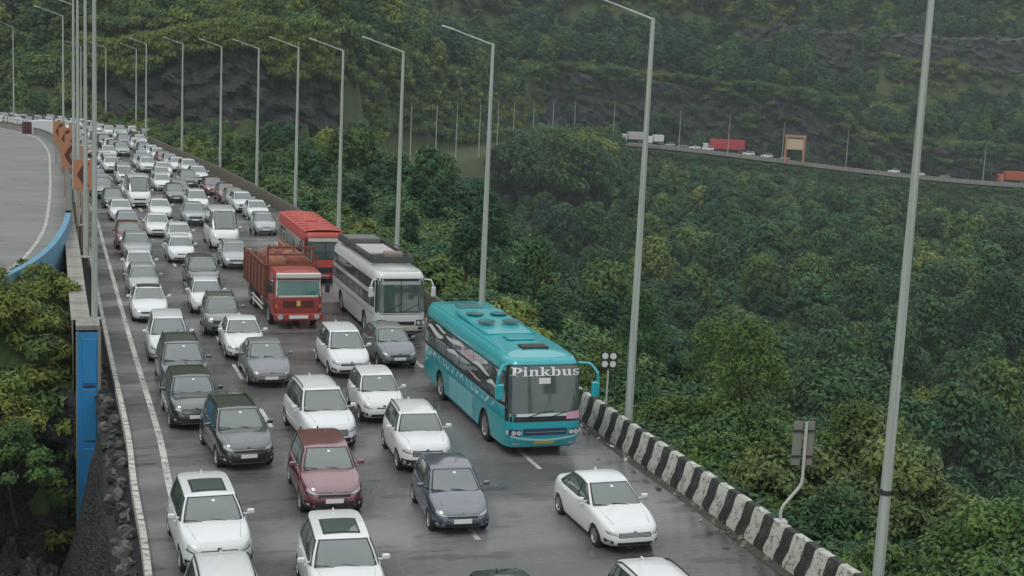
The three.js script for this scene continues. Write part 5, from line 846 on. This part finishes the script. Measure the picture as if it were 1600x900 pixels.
// roadside shrubs
function shrub(x, z, R, H, tone, leaf, count, label, group, seed, y0, opts) {
  const y = y0 ?? ground(x, z) - 0.15, t = thing('roadside_shrub', label, 'shrub', x, y, z, 0, group), rg = rngOf(seed), lobes = []; const n = 20 + Math.floor(rg() * 8);
  for (let i = 0; i < n; i++) { const a = i * 2.4 + rg(), k = Math.sqrt((i + 0.4) / n), r = R * (0.17 + 0.17 * rg()); lobes.push([Math.cos(a) * k * R * 0.82, lerp(H * 0.86, H * 0.30, k) * (0.8 + 0.35 * rg()), Math.sin(a) * k * R * 0.7, r, r * 0.85]); }
  M('foliage', foliage(seed + 1, lobes, count, leaf, opts), leafMats[tone], t); M('stem', trunkGeo(seed + 2, H * 0.8, 0.07, R * 0.45), bark, t); return t;
}
{
  const rg = rngOf(3131); let seed = 7000;
  const side = 'shrubs along the valley side barrier';
  // s by depth, distance outside the barrier, radius, height, tone, leaf
  const near = [[-30.5, 3.2, 2.2, 2.6, 'fresh', 0.22], [-29.5, 6.5, 2.6, 2.8, 'fresh', 0.22], [-33.5, 5.6, 2.4, 3.0, 'fresh', 0.23], [-33.8, 2.4, 1.4, 1.7, 'olive', 0.19], [-36.8, 2.6, 1.6, 2.2, 'mid', 0.22], [-37.4, 5.2, 2.6, 3.6, 'pale', 0.26], [-40.4, 3.3, 2.0, 2.9, 'pale', 0.26], [-41.0, 6.8, 2.6, 3.5, 'pale', 0.24], [-36.5, 9.0, 2.8, 3.0, 'mid', 0.23], [-43.6, 2.5, 1.7, 2.0, 'fresh', 0.20], [-45.5, 4.6, 2.2, 2.6, 'fresh', 0.22], [-48.6, 2.9, 1.6, 1.9, 'olive', 0.20], [-51.5, 2.6, 1.7, 2.2, 'mid', 0.20], [-32, 10, 3.0, 3.2, 'fresh', 0.23], [-49, 6.2, 2.3, 2.4, 'olive', 0.22], [-54.5, 3.2, 1.9, 2.6, 'olive', 0.22]];
  const words = ['low spreading', 'broad', 'leafy', 'small', 'shady', 'tall pale leaved', 'pale leaved', 'broad pale leaved', 'dense', 'rounded', 'spreading', 'little', 'bushy', 'wide', 'loose', 'tufted'];
  const where = ['at the foot of the nearest lamp post', 'at the bottom right corner', 'right of the nearest lamp post', 'below the bent sign post', 'behind the bent sign post foot', 'behind the bent road sign', 'left of the bent road sign', 'above the bent road sign', 'right of the bent road sign', 'just left of the sign by the barrier', 'behind the middle of the striped barrier', 'behind the second lamp post foot', 'beside the four round reflectors', 'at the right edge', 'right of the second lamp post', 'beside the teal bus mirror'];
  near.forEach(([z, d, R, H, tone, leaf], i) => { const [x, zz] = RIGHT.off(sz(z), d + 0.4); shrub(x, zz, R, H, tone, leaf * 0.8, Math.round(2700 * R), `${words[i]} ${tone === 'pale' ? '' : toneWord[tone] + ' '}shrub ${where[i]}`.replace('pale leaved shrub', 'pale leaved shrub'), side, seed += 10, undefined, { aspect: 0.5, wild: 2.1 }); });
  for (let z = -58; z > -238; z -= 3.6) { const [x, zz] = RIGHT.off(sz(z), 2.3 + rg() * 1.6); const R = 1.5 + rg() * 0.9; shrub(x, zz, R, 1.6 + rg() * 1.2 + 0.8 * S(-110, -150, z), ['olive', 'mid', 'yellow', 'olive'][Math.floor(rg() * 4)], 0.36, Math.round(z > -110 ? 1100 * R : 620 * R), 'green shrub growing along the outer side of the plain barrier', 'shrubs behind the plain barrier', seed += 10, undefined, { aspect: 0.55 }); }
  // yellow green bushes between the two roads
  const left = [[-20.4, -52.5, 2.0, 3.0, 'yellow', 'yellow green bush just left of the wall top above the blue end'], [-23.0, -54.6, 2.3, 2.7, 'yellow', 'yellow green bush below the faded blue parapet'], [-20.0, -57.5, 1.7, 2.7, 'yellow', 'yellow green bush beside the blue parapet corner'], [-22.0, -61.5, 1.3, 1.9, 'olive', 'small olive bush at the parapet corner'], [-18.6, -49.2, 1.9, 3.3, 'yellow', 'yellow green bush left of the blue wall end'], [-20.6, -47.2, 2.2, 3.5, 'yellow', 'large yellow green bush at the left edge'], [-17.3, -46.9, 1.5, 2.7, 'fresh', 'fresh green bush in front of the blue wall end'], [-18.9, -44.9, 1.7, 2.6, 'yellow', 'yellow green bush lowest at the left edge'], [-24.5, -51, 2.2, 3.4, 'olive', 'olive bush half cut off by the left edge']];
  left.forEach(([x, z, R, H, tone, l], i) => shrub(x, z, R, H, tone, 0.17, Math.round(3200 * R), l, 'bushes between the two roads', seed += 10, z > -50 ? [0, 0, 0, 0, -2.2, -2.4, -3.2, -3.2, -2.0][i] : undefined, { aspect: 0.5, wild: 1.6 }));
}
// low growth on banks, ledges and cliff tops
{
  const rg = rngOf(515), tuft = foliage(4242, [[0, 0.35, 0, 0.7, 0.55], [0.6, 0.3, 0.3, 0.5, 0.4], [-0.5, 0.3, -0.4, 0.55, 0.45]], 260, 0.34, { aspect: 0.4, wild: 1.5 }), list = [];
  const put = (x, z, s, tone) => { const y = ground(x, z); if (inView(x, y, z, 1.15, 1.2)) list.push([x, y - 0.1, z, s, tone, rg() * 6.28]); };
  for (let i = 0; i < 14000; i++) { const s = lerp(sz(-26), sz(-235), rg()), d = 0.8 + Math.pow(rg(), 1.3) * 38, [x, z] = RIGHT.off(s, d); put(x, z, 0.6 + rg() * 0.7 + 0.7 * S(6, 20, d), ['mid', 'olive', 'dark', 'fresh'][Math.floor(rg() * 4)]); }
  for (let i = 0; i < 60000; i++) { const s = rg() * FOOT.L, e = 5.0 + Math.pow(rg(), 1.3) * 130, [x, z] = FOOT.off(s, -e); put(x, z, 1.2 + rg() * 1.9, ['mid', 'olive', 'yellow', 'olive'][Math.floor(rg() * (x < -30 ? 4 : 3))]); }
  for (let i = 0; i < 9000; i++) { const s = lerp(FAR.near(22, -468).s, FAR.L, rg()), d = 5.0 + Math.pow(rg(), 2.2) * 36, [x, z] = FAR.off(s, d); if (x > 260) continue; const y = ground(x, z); list.push([x, y + 0.2, z, 0.6 + rg() * 0.9 + 1.7 * S(6, 16, d), ['mid', 'olive', 'dark', 'mid'][Math.floor(rg() * 4)], rg() * 6.28]); }
  for (let i = 0; i < 1500; i++) { const s = lerp(sFoot(-92, -272), sFoot(-38, -281), rg()), q = FOOT.at(s), v = 1.05 - Math.pow(rg(), 1.5) * (lerp(0.5, 0.24, S(-80, -66, q.x)) + 0.3 * S(-54, -46, q.x)), e2 = 0.2 + 2.2 * v, x = q.x - q.nx * e2, z = q.z - q.nz * e2; if (fbm(x * 0.12, v * 3, 2) < -0.12 - 0.5 * (v - 0.6)) continue; list.push([x, -1 + v * (stepH(q.x) + 2.5) - 0.3, z, 1.1 + rg() * 1.3, rg() < 0.6 ? 'yellow' : 'olive', rg() * 6.28]); }
  for (let i = 0; i < 1500; i++) { const s = lerp(sFoot(10, -470), sFoot(330, -505), rg()), q = FOOT.at(s), v = 1.05 - Math.pow(rg(), 1.8) * 0.9, e2 = 0.4 + 2.2 * v, x = q.x - q.nx * e2, z = q.z - q.nz * e2; if (fbm(x * 0.05, v * 3, 2) < 0.08 - 0.5 * (v - 0.7)) continue; list.push([x, farH(x) - 1 + v * (stepH(Math.max(1, q.x)) + 2.5) - 0.3, z, 1.2 + rg() * 1.6, ['olive', 'mid', 'mid'][Math.floor(rg() * 3)], rg() * 6.28]); }
  for (let i = 0; i < 1500; i++) { const s = lerp(sz(-52), sz(-130), rg()), d = -ROADW - 1.7 - rg() * 6, [x, z] = RIGHT.off(s, d); if (LEFT.near(x, z).d > 0.8) put(x, z, 0.5 + rg() * 0.6, ['yellow', 'olive'][Math.floor(rg() * 2)]); }
  for (let i = 0; i < 500; i++) { const s = lerp(sz(-30), sz(-50), rg()), d = -ROADW - 2.4 - rg() * 9, [x, z] = RIGHT.off(s, d); if (fbm(x * 0.3, z * 0.3, 2) > 0.12) put(x, z, 0.35 + rg() * 0.4, 'mid'); }
  const im = new THREE.InstancedMesh(tuft, leafMat(lin(1, 1, 1), 0.65), list.length), m4 = new THREE.Matrix4(), qn = new THREE.Quaternion(), up = new THREE.Vector3(0, 1, 0), c = new THREE.Color(); im.name = 'undergrowth'; im.castShadow = im.receiveShadow = true;
  list.forEach(([x, y, z, s, tone, a], i) => { m4.compose(new THREE.Vector3(x, y, z), qn.setFromAxisAngle(up, a), new THREE.Vector3(s, s, s)); im.setMatrixAt(i, m4); im.setColorAt(i, c.copy(GREENS[tone])); }); stuff(im, 'low green undergrowth covering banks and ledges', 'undergrowth'); scene.add(im);
}
renderer.render(scene, camera);
